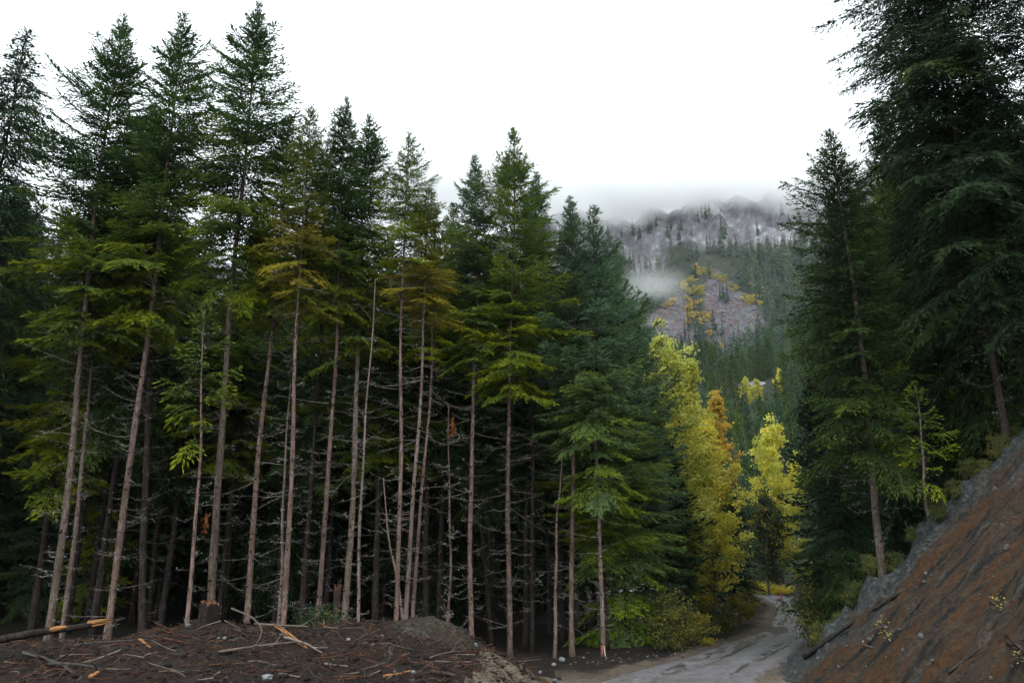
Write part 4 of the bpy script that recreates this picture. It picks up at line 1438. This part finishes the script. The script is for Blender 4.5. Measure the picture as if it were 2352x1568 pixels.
def lay(o, u1, v1, u2, v2, lift=0.03, dz=(0, 0)):
    """stretch the thing's own x axis between two ground points"""
    a, b = hit(u1, v1), hit(u2, v2)
    if u1 < 1120 and a[1] > 22:
        a = pt(u1, v1, 20.4)
    if u2 < 1120 and b[1] > 22:
        b = pt(u2, v2, 20.4)
    a = a + np.array([0, 0, lift + dz[0]])
    b = b + np.array([0, 0, lift + dz[1]])
    return lay3(o, a, b)


def lay3(o, a, b):
    d = Vector(b - a)
    o.location = (a + b) / 2
    o.rotation_euler = d.to_track_quat('X', 'Z').to_euler()
    return d.length


# the broken log at the far left
a, b = pt(-60, 1482, 18.6), pt(212, 1432, 19.2)
L = float(np.linalg.norm(b - a))
log = obj('broken_log', None)
lay3(log, a, b)
tag(log, 'fallen bark-covered log with splintered orange end at the lower left', 'log')
n = 22
s = np.linspace(0, 1, n)
lr = np.random.default_rng(3)
P = np.stack([(s - 0.5) * L, 0.02 * np.sin(7 * s), 0.03 * np.sin(4 * s)], -1)[None]
lw, lp = tubes(P, (0.09 * (1 - 0.25 * s))[None], 12, cap=True, wob=1 + 0.06 * lr.normal(size=(1, n, 12)))
obj('bark', mesh_np('bark', lw, lp, M['bark_dark'], smooth=True), log)
for k, (s0, s1, wd) in enumerate([(0.60, 0.80, 0.07), (0.12, 0.22, 0.05)]):
    xs = np.linspace(s0, s1, 8)
    P2 = np.stack([(xs - 0.5) * L, np.full(8, -0.05), np.full(8, 0.036)], -1)[None]
    v2, p2 = tubes(P2, (wd * np.sin(np.pi * np.linspace(0.05, 0.95, 8)))[None], 6)
    obj('stripped_patch', mesh_np('stripped_patch', v2, p2, M['wood_raw'], smooth=True), log)
tp = []
for k in range(12):
    yy, zz = lr.normal(0, 0.03, 2)
    l = lr.uniform(0.15, 0.42)
    tp.append(tubes(np.array([[[L / 2 - 0.1, yy, zz], [L / 2 + l * 0.5, yy * 0.9, zz], [L / 2 + l, yy * 0.8, zz + lr.normal(0, 0.03)]]]), np.array([[0.026, 0.02, 0.004]]), 4))
v2, p2 = merge(tp)
obj('splintered_end', mesh_np('splintered_end', v2, p2, M['wood_raw']), log)


# the old stump
def stump(label, u, v, depth, rad, H, seed, barkm, topm, jag=0.10, cat='stump', name='stump'):
    rg = np.random.default_rng(seed)
    a_, _ = ray(u, v)
    x, y = a_ * depth, depth
    root = obj(name, None, loc=(x, y, float(g(x, y)) - 0.15), rot=(rg.normal(0, 0.04), rg.normal(0, 0.05), 0))
    tag(root, label, cat)
    n, sd = 9, 18
    s = np.linspace(0, 1, n)
    P = np.stack([0 * s, 0 * s, s * H], -1)[None]
    R = (rad * (1.0 + 0.35 * np.exp(-s * 4)))[None]
    ridge = 1 + 0.09 * rg.normal(size=(1, 1, sd)) + 0.04 * rg.normal(size=(1, n, sd))
    V_, p_ = tubes(P, R, sd, wob=ridge)
    V_ = V_.reshape(n, sd, 3)
    V_[-1, :, 2] += rg.uniform(-jag, jag, sd)
    obj('bark', mesh_np('bark', V_.reshape(-1, 3), p_, M[barkm]), root)
    top = V_[-1] * np.array([0.97, 0.97, 1]) - np.array([0, 0, 0.012])
    c = np.array([[0, 0, H - 0.05]])
    TV = np.vstack([top, c])
    tri = np.stack([np.arange(sd), (np.arange(sd) + 1) % sd, np.full(sd, sd)], -1)
    obj('cut_face', mesh_np('cut_face', TV, [tri], M[topm]), root)
    return root


stump('old rotten stump with a reddish broken rim in front of the tallest spruce', 474, 1450, 20.9, 0.22, 0.72, 1, 'bark_dark', 'wood_red')
stump('jagged upright snag at the edge of the mound left of the gravel heap', 772, 1450, 22.0, 0.09, 1.0, 2, 'bark_dark', 'wood_red', 0.2, 'snag', 'snag')
stump('short broken snag with orange split wood behind the gravel heap', 1040, 1420, 30.5, 0.10, 1.9, 3, 'bark_dark', 'wood_raw', 0.35, 'snag', 'snag')


# the splintered plank sticking out of the debris
def wedge(name, L, w, th, seed, mat):
    rg = np.random.default_rng(seed)
    n = 9
    s = np.linspace(0, 1, n)
    wd = w * np.interp(s, [0, 0.1, 0.5, 0.85, 1], [0.35, 0.9, 1.0, 0.6, 0.06])
    tk = th * np.interp(s, [0, 0.5, 1], [0.6, 1.0, 0.25])
    rows = []
    for i in range(n):
        j = rg.normal(0, w * 0.05, 4)
        x = (s[i] - 0.5) * L
        rows.append([[x, -wd[i] / 2 + j[0], -tk[i] / 2], [x + j[1], wd[i] / 2, -tk[i] / 2], [x, wd[i] / 2 * 0.7 + j[2], tk[i] / 2], [x + j[3], -wd[i] / 2 * 0.8, tk[i] / 2]])
    V_ = np.array(rows).reshape(-1, 3)
    ii = np.arange(n * 4).reshape(n, 4)
    q = np.stack([ii[:-1], np.roll(ii, -1, 1)[:-1], np.roll(ii, -1, 1)[1:], ii[1:]], -1).reshape(-1, 4)
    return mesh_np(name, V_, [q, ii[[0, -1]]], mat)


a, b = pt(632, 1437, 18.9), pt(724, 1504, 18.2)
L = float(np.linalg.norm(b - a))
pl = obj('splintered_plank', None)
lay3(pl, b, a)
pl.rotation_euler.x += 0.7
tag(pl, 'bright orange splintered slab of wood sticking up from the debris', 'wood slab')
obj('slab', wedge('slab', L, 0.20, 0.06, 4, M['wood_raw']), pl)
obj('splinter', wedge('splinter', L * 0.7, 0.06, 0.03, 5, M['wood_raw']), pl, loc=(0.12, 0.11, 0.02), rot=(0, 0, 0.08))

# larger branches one can pick out
BRL = [
    (525, 1432, 576, 1508, 0.022, 'stick_pale', 0.16, 'thin pale bent branch standing out of the mound right of the stump', (0.25, 0.0)),
    (590, 1440, 700, 1462, 0.035, 'stick_pale', 0.05, 'grey branch running behind the orange slab', (0.12, 0.15)),
    (650, 1480, 740, 1510, 0.03, 'stick_pale', 0.06, 'pale branch lying under the orange slab', (0.08, 0.06)),
    (190, 1530, 275, 1505, 0.035, 'stick_pale', -0.08, 'curved grey branch with pale end on the left of the mound', (0.04, 0.06)),
    (175, 1497, 335, 1475, 0.028, 'stick', -0.12, 'long arched dark branch along the left crest of the mound', (0.03, 0.05)),
    (320, 1476, 345, 1495, 0.035, 'wood_raw', 0.03, 'short orange splinter on the left crest of the mound', (0.06, 0.02)),
    (375, 1475, 420, 1482, 0.045, 'wood_red', 0.03, 'short red-brown chunk of branch on the crest left of the stump', (0.04, 0.04)),
    (110, 1540, 235, 1550, 0.045, 'stick', 0.05, 'dark branch lying low at the left bottom of the mound', (0.03, 0.03)),
    (500, 1510, 680, 1485, 0.03, 'stick_pale', -0.04, 'long pale-grey stick across the middle of the mound', (0.03, 0.08)),
    (480, 1537, 560, 1530, 0.02, 'wood_red', 0.02, 'red-brown stick flat on the mound below the pale long stick', (0.02, 0.02)),
    (990, 1552, 1045, 1562, 0.05, 'stick', 0.02, 'dark log piece at the edge of the sandy clearing', (0.04, 0.04)),
    (985, 1520, 1060, 1505, 0.022, 'stick_pale', 0.05, 'thin light twig near the right foot of the gravel heap', (0.03, 0.03)),
    (1150, 1500, 1215, 1512, 0.03, 'stick', -0.05, 'grey stick lying in front of the right-hand spruces', (0.03, 0.03)),
    (1190, 1520, 1245, 1515, 0.022, 'stick_pale', 0.04, 'short pale stick by the edge of the road clearing', (0.02, 0.02)),
    (745, 1530, 800, 1536, 0.03, 'stick_pale', 0.03, 'short pale stick low on the right part of the mound', (0.02, 0.02)),
    (640, 1555, 690, 1560, 0.028, 'stick_pale', 0.04, 'short pale stick at the bottom centre-left edge', (0.02, 0.02)),
    (880, 1560, 945, 1545, 0.035, 'wood_raw', 0.02, 'chunky orange split piece near the sandy clearing', (0.03, 0.03)),
    (205, 1567, 225, 1555, 0.05, 'wood_raw', 0.02, 'stubby orange cut end at the bottom left edge', (0.05, 0.05)),
    (60, 1520, 180, 1565, 0.06, 'wet_log', 0.05, 'thick dark root sloping down at the lower left', (0.03, 0.03)),
]
for i, (u1, v1, u2, v2, r, mt, bd, lab, dz) in enumerate(BRL):
    o = obj('branch', None)
    L = lay(o, u1, min(v1, 1567), u2, min(v2, 1567), 0.03, dz)
    o.data = None
    me = stick_mesh('branch', 640 + i, L, r, M[mt], bd, twigs=2 if L > 1.2 else 0)
    loc, rt = o.location.copy(), o.rotation_euler.copy()
    bpy.data.objects.remove(o)
    o = obj('branch', me, loc=loc, rot=rt)
    tag(o, lab, 'branch')

# countless smaller sticks: those that can be picked out one by one
STK = [stick_mesh('stick', 700 + i, 1.0, 0.007 + 0.004 * (i % 3), M[('stick', 'stick', 'wood_red', 'stick', 'wood_red', 'stick_pale')[i % 6]], rng.uniform(-0.1, 0.1), sides=5, n=6, twigs=(i % 3 == 0) * 2) for i in range(12)]
for i in range(300):
    u, v = rng.uniform(0, 1120), rng.uniform(1440, 1566)
    p = hit(u, v)
    if p[1] > 24 or not (-30 < p[0] < 0.8):
        continue
    k = rng.uniform(0.2, 0.95)
    o = obj('stick', STK[i % 12], loc=p + np.array([0, 0, 0.02 + 0.05 * rng.random()]), rot=(rng.normal(0, 0.15), rng.normal(0, 0.22), rng.uniform(0, 6.28)), scale=(k, 1, 1))
    tag(o, 'short dead stick among the litter of the debris mound', 'stick', 'sticks littering the debris mound')

# fine litter and chips
Vs, Qs, Cs, off = [], [], [], 0
N = 20000
X = rng.uniform(-15, 1.0, N) - 0.6 * rng.random(N)
Y = rng.uniform(13, 24, N)
Z = g(X, Y)
az = rng.uniform(0, 6.28, N)
L = rng.uniform(0.05, 0.22, N) + (rng.random(N) < 0.15) * rng.uniform(0.1, 0.4, N)
d = np.stack([np.cos(az), np.sin(az), rng.normal(0, 0.35, N)], -1)
B = np.stack([X, Y, Z + rng.uniform(0.0, 0.06, N)], -1)
P = np.stack([B - d * L[:, None] / 2, B + d * L[:, None] / 2 + rng.normal(0, 0.02, (N, 3))], 1)
lv, lq = tubes(P, np.stack([rng.uniform(0.003, 0.008, N), rng.uniform(0.002, 0.006, N)], 1), 3)
cidx = rng.random(N)
m_, nt_, out_ = new_mat('litter_bits')
t_ = NT(nt_)
at_ = t_.n('ShaderNodeAttribute', attribute_name='tint')
t_.bsdf(out_, at_.outputs['Color'], 0.75, 0.25)
pal = np.array([(0.028, 0.019, 0.015), (0.055, 0.037, 0.028), (0.075, 0.028, 0.013), (0.15, 0.115, 0.09), (0.20, 0.09, 0.03), (0.018, 0.013, 0.011)])
ch = np.array([0, 0, 0, 1, 1, 2, 2, 3, 4, 5, 5, 5])[rng.integers(0, 12, N)]
# clods of soil
NC = 3200
X = rng.uniform(-14, 0.6, NC)
Y = rng.uniform(13, 23, NC)
ck = rock_mesh('clod', 77, M['berm'], 0.75, 0.35, 1)
cvv = np.array([v.co[:] for v in ck.vertices])
cqq = np.array([p.vertices[:] for p in ck.polygons])
kk = 0.012 + 0.07 * rng.random(NC) ** 3
CV = (cvv[None] * kk[:, None, None] * rng.uniform(0.6, 1.5, (NC, 1, 3)) + np.stack([X, Y, g(X, Y) + 0.2 * kk], -1)[:, None]).reshape(-1, 3)
CQ = (cqq[None] + (np.arange(NC) * len(cvv))[:, None, None]).reshape(-1, 3)
tag(obj('clods', mesh_np('clods', CV, [CQ], M['berm'])), 'dark clods of soil and bark crumbs on the debris mound', 'soil clods', kind='stuff')
tag(obj('debris', mesh_np('debris', lv, lq, m_, np.repeat(pal[ch], 6, axis=0))), 'fine litter of needles, bark chips and twigs on the mound', 'litter', kind='stuff')

# stones
RK = [rock_mesh('stone', 740 + i, M['stone'], 0.65, 0.22) for i in range(4)] + [rock_mesh('stone', 750 + i, M['stone_dark'], 0.65, 0.3) for i in range(3)]
STN = [(434, 1440, 17, 'pale oval stone on the crest left of the stump'), (503, 1466, 9, 'left one of two small white stones below the stump'), (515, 1469, 11, 'right one of two small white stones below the stump'),
       (195, 1483, 12, 'grey stone on the crest right of the log end'), (800, 1470, 12, 'grey-blue stone below the snag'), (865, 1461, 9, 'upper white stone on the right part of the mound'),
       (877, 1463, 9, 'white stone next to the upper one on the mound'), (855, 1482, 11, 'beige stone below the two white ones'), (832, 1411, 7, 'small white stone on top of the mound by the thin pole'),
       (613, 1560, 26, 'large blue-grey stone at the bottom edge of the mound'), (948, 1545, 13, 'blue-white stone near the sandy clearing'), (1093, 1484, 14, 'flat grey stone at the foot of the gravel heap'),
       (885, 1421, 6, 'tiny pale stone left of the gravel heap'), (470, 1495, 8, 'small grey stone low on the mound'), (1240, 1545, 11, 'pale stone at the near edge of the road'),
       (1290, 1517, 16, 'white stone pile piece left of the ribbon fir'), (1272, 1527, 12, 'white stone in front of the slim orange pole'), (1275, 1567, 18, 'pale flat stone at the bottom edge of the clearing')]
for i, (u, v, w, lab) in enumerate(STN):
    p = hit(u, min(v, 1566))
    k = w / FPX * p[1] / 2
    o = obj('stone', RK[i % 4], loc=p + np.array([0, 0, k * 0.25]), rot=(0, 0, i), scale=(k, k * 0.8, k))
    tag(o, lab, 'stone')
for i in range(44):
    u, v = rng.uniform(1300, 1600), rng.normal(1516, 7)
    v -= max(0, (u - 1420)) * 0.12
    p = hit(u, v)
    if p[1] > 45:
        continue
    k = rng.uniform(0.02, 0.055)
    o = obj('verge_stone', RK[(0, 4, 5, 1, 6, 4, 5)[i % 7]], loc=p + np.array([0, 0, k * 0.2]), rot=(0, 0, i), scale=(k, k, k))
    tag(o, 'small pale stone strewn along the left verge of the road', 'stone', 'small stones along the left verge')

# gravel heap
hp = pt(980, 1440, 20.6)
n1, n2 = 40, 26
uu, ww = np.meshgrid(np.linspace(0, 2 * np.pi, n1, endpoint=False), np.linspace(0, 1, n2), indexing='ij')
hx = hp[0] + 1.75 * ww * np.cos(uu) + 0.1
hy = 20.6 + 1.9 * ww * np.sin(uu)
hz = np.maximum(g(hx, hy) - 0.12, 0) + (1 - ww ** 1.8) * 0.30 + 0.10 * fbm(hx * 1.5, hy * 1.5, 66, 3) + 0.04 * fbm(hx * 6, hy * 6, 67, 2) - 0.06 * ww
HV = np.stack([hx, hy, hz], -1).reshape(-1, 3)
ii = np.arange(n1 * n2).reshape(n1, n2)
HQ = np.stack([ii[:, :-1], ii[:, 1:], np.roll(ii, -1, 0)[:, 1:], np.roll(ii, -1, 0)[:, :-1]], -1).reshape(-1, 4)
tag(obj('gravel_heap', mesh_np('gravel_heap', HV, [HQ], M['gravel'], smooth=True)), 'olive-grey heap of gravel on the mound below the pale slim stems', 'gravel heap')
N = 1800
a_ = rng.uniform(0, 6.28, N)
w2 = np.sqrt(rng.random(N)) * 1.05
gx, gy = hp[0] + 0.1 + 1.75 * w2 * np.cos(a_), 20.6 + 1.9 * w2 * np.sin(a_)
gz = np.maximum(g(gx, gy) - 0.12, 0) + np.maximum(0, 1 - w2 ** 1.8) * 0.30 + 0.10 * fbm(gx * 1.5, gy * 1.5, 66, 3) + 0.04 * fbm(gx * 6, gy * 6, 67, 2) - 0.06 * w2
rs = rock_mesh('pebble', 8, M['stone'], 0.7, 0.2, 1)
rv = np.array([v.co[:] for v in rs.vertices])
rq = np.array([p.vertices[:] for p in rs.polygons])
ks = rng.uniform(0.008, 0.028, N)
PV = (rv[None] * ks[:, None, None] * rng.uniform(0.7, 1.3, (N, 1, 3)) + np.stack([gx, gy, gz], -1)[:, None]).reshape(-1, 3)
PQ = (rq[None] + (np.arange(N) * len(rv))[:, None, None]).reshape(-1, 3)
tag(obj('gravel', mesh_np('gravel', PV, [PQ], M['gravel'])), 'loose pebbles on the gravel heap', 'gravel', kind='stuff')

# small green seedling clump behind the orange slab
sd = leafy_mesh('seedling', 760, 0.5, 0.45, 0.05, 700, 0.06, 'leaf_green', shape='round', yb=0.05, limbs=4, tr=0.008)
for x_, lab in [(715, 'low green seedling clump behind the orange slab'), (752, 'low green seedling clump at the foot of the snag')]:
    p = pt(x_, 1440, 20.6)
    leafy('seedling', lab, p[0], p[1], sd, None, 'plant', rot=x_, stem='stem')

# rusty dead sprays hanging in the left stand
rg = np.random.default_rng(88)
for u, v, dpt, lab, k in [(1040, 975, 28.5, 'rusty dead spray hanging on a bare branch right of the gravel heap', 1.0), (473, 1195, 27.4, 'rusty dead spray hanging beside the thin spotted pole', 1.0)]:
    p = pt(u, v, dpt)
    n = 60
    P = p + np.stack([rg.normal(0, 0.05, n), rg.normal(0, 0.05, n), rg.uniform(-0.35, 0.3, n)], -1)
    vv, qq = kites(P, np.stack([rg.normal(0, 0.4, n), rg.normal(0, 0.4, n), -np.ones(n)], -1), 0.16, 0.03, rg)
    c = np.repeat(np.stack([rg.uniform(0, 1, n), rg.uniform(0, 1, n), np.zeros(n)], -1), 4, axis=0)
    tag(obj('dead_spray', mesh_np('dead_spray', vv, [qq], M['leaf_rust'], c)), lab, 'dead branch')


# ribbons
def ribbon_strip(name, pts, w, mat, parent):
    pts = np.array(pts, float)
    n = len(pts)
    off_ = np.array([w / 2, 0, 0])
    V_ = np.vstack([pts - off_, pts + off_, pts - off_ + [0, 0.004, 0], pts + off_ + [0, 0.004, 0]])
    i = np.arange(n - 1)
    q = np.vstack([np.stack([i, i + n, i + n + 1, i + 1], -1), np.stack([i + 2 * n, i + 2 * n + 1, i + 3 * n + 1, i + 3 * n], -1)])
    return obj(name, mesh_np(name, V_, [q], mat), parent)


a_, _ = ray(1385, 1510)
rb = obj('marking_ribbon', None, loc=(a_ * 31.2, 31.2 - 0.12, float(g(a_ * 31.2, 31.2)) + 0.40))
rb.scale = (0.6, 0.6, 0.6)
tag(rb, 'red and white marking ribbon tied to the foot of the grey-stemmed fir', 'ribbon')
th = np.linspace(0, 2 * np.pi, 15)
bv, bq = tubes(np.stack([0.17 * np.cos(th), 0.20 + 0.17 * np.sin(th), 0.02 * np.sin(th)], -1)[None], np.full((1, 15), 0.025), 4)
obj('knot_band', mesh_np('knot_band', bv, bq, M['ribbon_red']), rb)
ribbon_strip('ribbon_tail', [(-0.05, -0.02, 0), (-0.07, -0.04, -0.15), (-0.05, -0.03, -0.3), (-0.09, -0.03, -0.45)], 0.05, M['ribbon_red'], rb)
ribbon_strip('ribbon_tail', [(0.05, -0.02, 0), (0.08, -0.04, -0.2), (0.10, -0.05, -0.42), (0.14, -0.04, -0.58)], 0.04, M['ribbon_white'], rb)
sx_, sy_ = 22.3, 68.6
p = hit(1797, 1392)
st = obj('survey_stake', None, loc=(p[0], p[1], p[2]))
tag(st, 'small survey stake with pink ribbon at the right of the far bend', 'stake')
sv, sq = tubes(np.array([[[0, 0, -0.2], [0, 0, 0.6], [0.02, 0, 1.1]]]), np.full((1, 3), 0.025), 4, cap=True)
obj('post', mesh_np('post', sv, sq, M['stick_pale']), st)
ribbon_strip('ribbon', [(0.0, -0.04, 1.05), (-0.05, -0.06, 0.85), (-0.03, -0.06, 0.6), (-0.08, -0.06, 0.4)], 0.12, M['ribbon_pink'], st)

# ------------------------------------------------------------------ the cut bank: half-buried log, twigs, stones, small yellow plants
o = obj('bank_log', None)
L = lay(o, 1850, 1512, 2085, 1356, -0.03)
loc, rt = o.location.copy(), o.rotation_euler.copy()
bpy.data.objects.remove(o)
o = obj('bank_log', stick_mesh('bank_log', 801, L, 0.075, M['wet_log'], 0.02, sides=10, taper=0.6, n=16), loc=loc, rot=rt)
tag(o, 'long wet dark log half buried along the slope of the bank', 'log')
for i, (u1, v1, u2, v2, r, mt, lab) in enumerate([
    (1985, 1490, 2035, 1520, 0.025, 'stick_pale', 'pale forked twig on the bank below the yellow plant'),
    (2270, 1385, 2290, 1420, 0.018, 'stick', 'thin dark twig standing on the upper bank'),
    (2090, 1415, 2130, 1385, 0.022, 'stick', 'dark bent twig on the bank right of the log'),
    (2060, 1470, 2110, 1440, 0.018, 'stick', 'thin dark twig in the middle of the bank'),
    (2180, 1550, 2260, 1500, 0.03, 'wet_log', 'dark root sticking out low on the bank'),
    (2310, 1480, 2350, 1540, 0.05, 'wet_log', 'thick dark root at the lower right corner'),
    (1890, 1540, 1915, 1552, 0.02, 'stick', 'short twig at the foot of the bank')]):
    o = obj('twig', None)
    L = lay(o, u1, v1, u2, v2, 0.02, (0.0, 0.12))
    loc, rt = o.location.copy(), o.rotation_euler.copy()
    bpy.data.objects.remove(o)
    tag(obj('twig', stick_mesh('twig', 810 + i, L, r, M[mt], 0.08, twigs=2), loc=loc, rot=rt), lab, 'branch')
bpm = leafy_mesh('bank_plant', 830, 0.5, 0.16, 0.05, 34, 0.07, 'leaf_far_yellow', shape='round', yb=0.1, limbs=4, tr=0.006)
for u, v, k, lab in [(2025, 1455, 0.8, 'small yellow-leaved plant in the middle of the bank'), (2048, 1478, 0.6, 'tiny yellow seedling below the yellow plant on the bank'), (2300, 1400, 0.7, 'yellow-green plant high on the bank by the right edge'),
                     (2345, 1535, 0.5, 'tiny yellow-green seedling at the lower right corner')]:
    p = hit(u, v)
    root = obj('bank_plant', None, loc=p, rot=(0, -0.3, u), scale=(k, k, k))
    tag(root, lab, 'plant')
    obj('stem', bpm[0], root)
    obj('foliage', bpm[1], root)
for i, u in enumerate((1880, 1925, 1968, 2005, 2062, 2100, 2155, 2190, 2228, 2262, 2300, 2335)):
    v = np.interp(u, [1780, 1850, 1960, 2030, 2130, 2250, 2352], [1560, 1500, 1410, 1330, 1215, 1080, 980])
    p = pt(u, v, 26.0 + (i % 3) * 0.3)
    k = (0.32, 0.22, 0.38, 0.28)[i % 4]
    root = obj('crest_brush', None, loc=(p[0], p[1], float(g(p[0], p[1])) - 0.05), rot=(0, 0, i), scale=(k, k, k))
    tag(root, 'small dark brush clump on the crest of the cut bank, ' + ORD[i] + ' up from the road', 'bush', 'brush along the crest of the bank')
    obj('stem', sh[1][0], root)
    obj('foliage', sh[1][1], root)
for i in range(44):
    u = rng.uniform(1800, 2352)
    lo = np.interp(u, [1780, 1960, 2130, 2352], [1560, 1415, 1225, 990])
    v = lo + (1566 - lo) * rng.random() ** 1.2 + 6
    p = hit(u, min(v, 1566))
    k = rng.uniform(0.02, 0.05) if rng.random() < 0.93 else rng.uniform(0.06, 0.09)
    o = obj('bank_stone', RK[(4 + i % 3) if i % 9 else i % 4], loc=p + np.array([0, 0, k * 0.1]), rot=(i, i * 2, i * 3), scale=(k * 1.2, k, k))
    tag(o, 'small stone embedded in the soil of the cut bank', 'stone', 'stones in the cut bank')
N = 3000
X = rng.uniform(6.5, 17.5, N)
Y = rng.uniform(11, 27.5, N)
keep = X > toe(Y) - 0.2
X, Y = X[keep], Y[keep]
N = len(X)
ks = rng.uniform(0.006, 0.028, N)
PV = (rv[None] * ks[:, None, None] * rng.uniform(0.6, 1.5, (N, 1, 3)) + np.stack([X, Y, g(X, Y) + 0.003], -1)[:, None]).reshape(-1, 3)
PQ = (rq[None] + (np.arange(N) * len(rv))[:, None, None]).reshape(-1, 3)
tag(obj('bank_gravel', mesh_np('bank_gravel', PV, [PQ], M['stone_dark'])), 'loose grit and clods lying on the cut bank', 'gravel', kind='stuff')


# fallen leaves along the verges
N = 2600
tt = rng.integers(60, len(RC) - 30, N)
sgn = rng.choice([-1, 1], N) * (1.9 + np.abs(rng.normal(0, 0.8, N)))
X = RC[tt, 0] + tn[tt, 1] * sgn + rng.normal(0, 0.3, N)
Y = RC[tt, 1] - tn[tt, 0] * sgn + rng.normal(0, 0.3, N)
dd = rng.normal(size=(N, 3)) * np.array([1, 1, 0.3])
fv, fq = kites(np.stack([X, Y, g(X, Y) + 0.03], -1), dd, rng.uniform(0.05, 0.12, N), rng.uniform(0.04, 0.08, N), rng, S=np.tile([0.1, 0.1, 1.0], (N, 1)))
fcx = np.repeat(np.stack([rng.uniform(0, 1, N), rng.uniform(0, 0.7, N), np.zeros(N)], -1), 4, axis=0)
tag(obj('leaves', mesh_np('leaves', fv, [fq], M['leaf_far_yellow'], fcx)), 'fallen yellow leaves strewn along the road verges', 'leaves', kind='stuff')

# ------------------------------------------------------------------ haze, the cloud on the mountain and the wisp of mist
def box_mesh(name, a, b, mat):
    V_ = np.array([(x, y, z) for x in (a[0], b[0]) for y in (a[1], b[1]) for z in (a[2], b[2])])
    q = np.array([(0, 1, 3, 2), (4, 6, 7, 5), (0, 4, 5, 1), (2, 3, 7, 6), (0, 2, 6, 4), (1, 5, 7, 3)])
    return mesh_np(name, V_, [q], mat)


m_, nt_, out_ = new_mat('haze_air')
t_ = NT(nt_)
pv = t_.n('ShaderNodeVolumePrincipled')
pv.inputs['Color'].default_value = (0.93, 0.97, 1.0, 1)
pv.inputs['Density'].default_value = 0.00008
t_.l(pv.outputs[0], out_.inputs['Volume'])
tag(obj('haze', box_mesh('haze', (-1400, -120, -60), (1500, 1050, 480), m_)), kind='stuff')


def cloud_mat(name, dens, scale, lo, hi, zlo, zhi, step, soft=False):
    m_, nt_, out_ = new_mat(name)
    t_ = NT(nt_)
    gco = t_.coord((1, 1, 1), 'Generated')
    w = t_.coord((1, 1, 1), world=True)
    n1 = t_.noise(w, scale, 5, 0.6)
    sp = t_.n('ShaderNodeSeparateXYZ')
    t_.l(gco, sp.inputs[0])
    hz_ = t_.maprange(sp.outputs[2], zlo[0], zlo[1])
    tz_ = t_.maprange(sp.outputs[2], zhi[0], zhi[1], 1.0, 0.0)
    ex = t_.math('MULTIPLY', t_.maprange(sp.outputs[0], 0.0, 0.15), t_.maprange(sp.outputs[0], 0.85, 1.0, 1.0, 0.0))
    ey = t_.math('MULTIPLY', t_.maprange(sp.outputs[1], 0.0, 0.2), t_.maprange(sp.outputs[1], 0.8, 1.0, 1.0, 0.0))
    nn = t_.math('ADD', n1, t_.math('MULTIPLY', t_.math('SUBTRACT', hz_, 0.5), 0.55))
    d = t_.maprange(nn, lo, hi)
    d = t_.math('MULTIPLY', d, t_.math('MULTIPLY', ex, ey))
    d = t_.math('MULTIPLY', d, t_.math('MULTIPLY', tz_, t_.maprange(hz_, 0.0, 0.15)))
    if soft:
        vm = t_.n('ShaderNodeVectorMath', operation='DISTANCE')
        t_.l(gco, vm.inputs[0])
        vm.inputs[1].default_value = (0.5, 0.5, 0.5)
        d = t_.math('MULTIPLY', d, t_.maprange(vm.outputs['Value'], 0.12, 0.48, 1.0, 0.0))
    d = t_.math('MULTIPLY', d, dens)
    pv = t_.n('ShaderNodeVolumePrincipled')
    pv.inputs['Color'].default_value = (1.0, 1.0, 1.0, 1)
    t_.l(d, pv.inputs['Density'])
    t_.l(pv.outputs[0], out_.inputs['Volume'])
    m_.cycles.volume_step_rate = step
    return m_


tag(obj('cloud', box_mesh('cloud', (-300, 590, 272), (680, 715, 440), cloud_mat('low_cloud', 0.075, 0.0125, 0.45, 0.70, (0.02, 0.42), (0.38, 0.64), 0.2))),
    'low cloud bank hiding the top of the mountain', 'cloud', kind='stuff')
w0 = hit_far(1500, 690)
tag(obj('mist_wisp', box_mesh('mist_wisp', tuple(w0 + np.array([-38, -56, -20])), tuple(w0 + np.array([26, -8, 20])), cloud_mat('mist', 0.024, 0.055, 0.45, 0.75, (0.0, 0.35), (0.6, 1.0), 0.3, True))),
    'small wisp of mist drifting left of the scree', 'mist', kind='stuff')
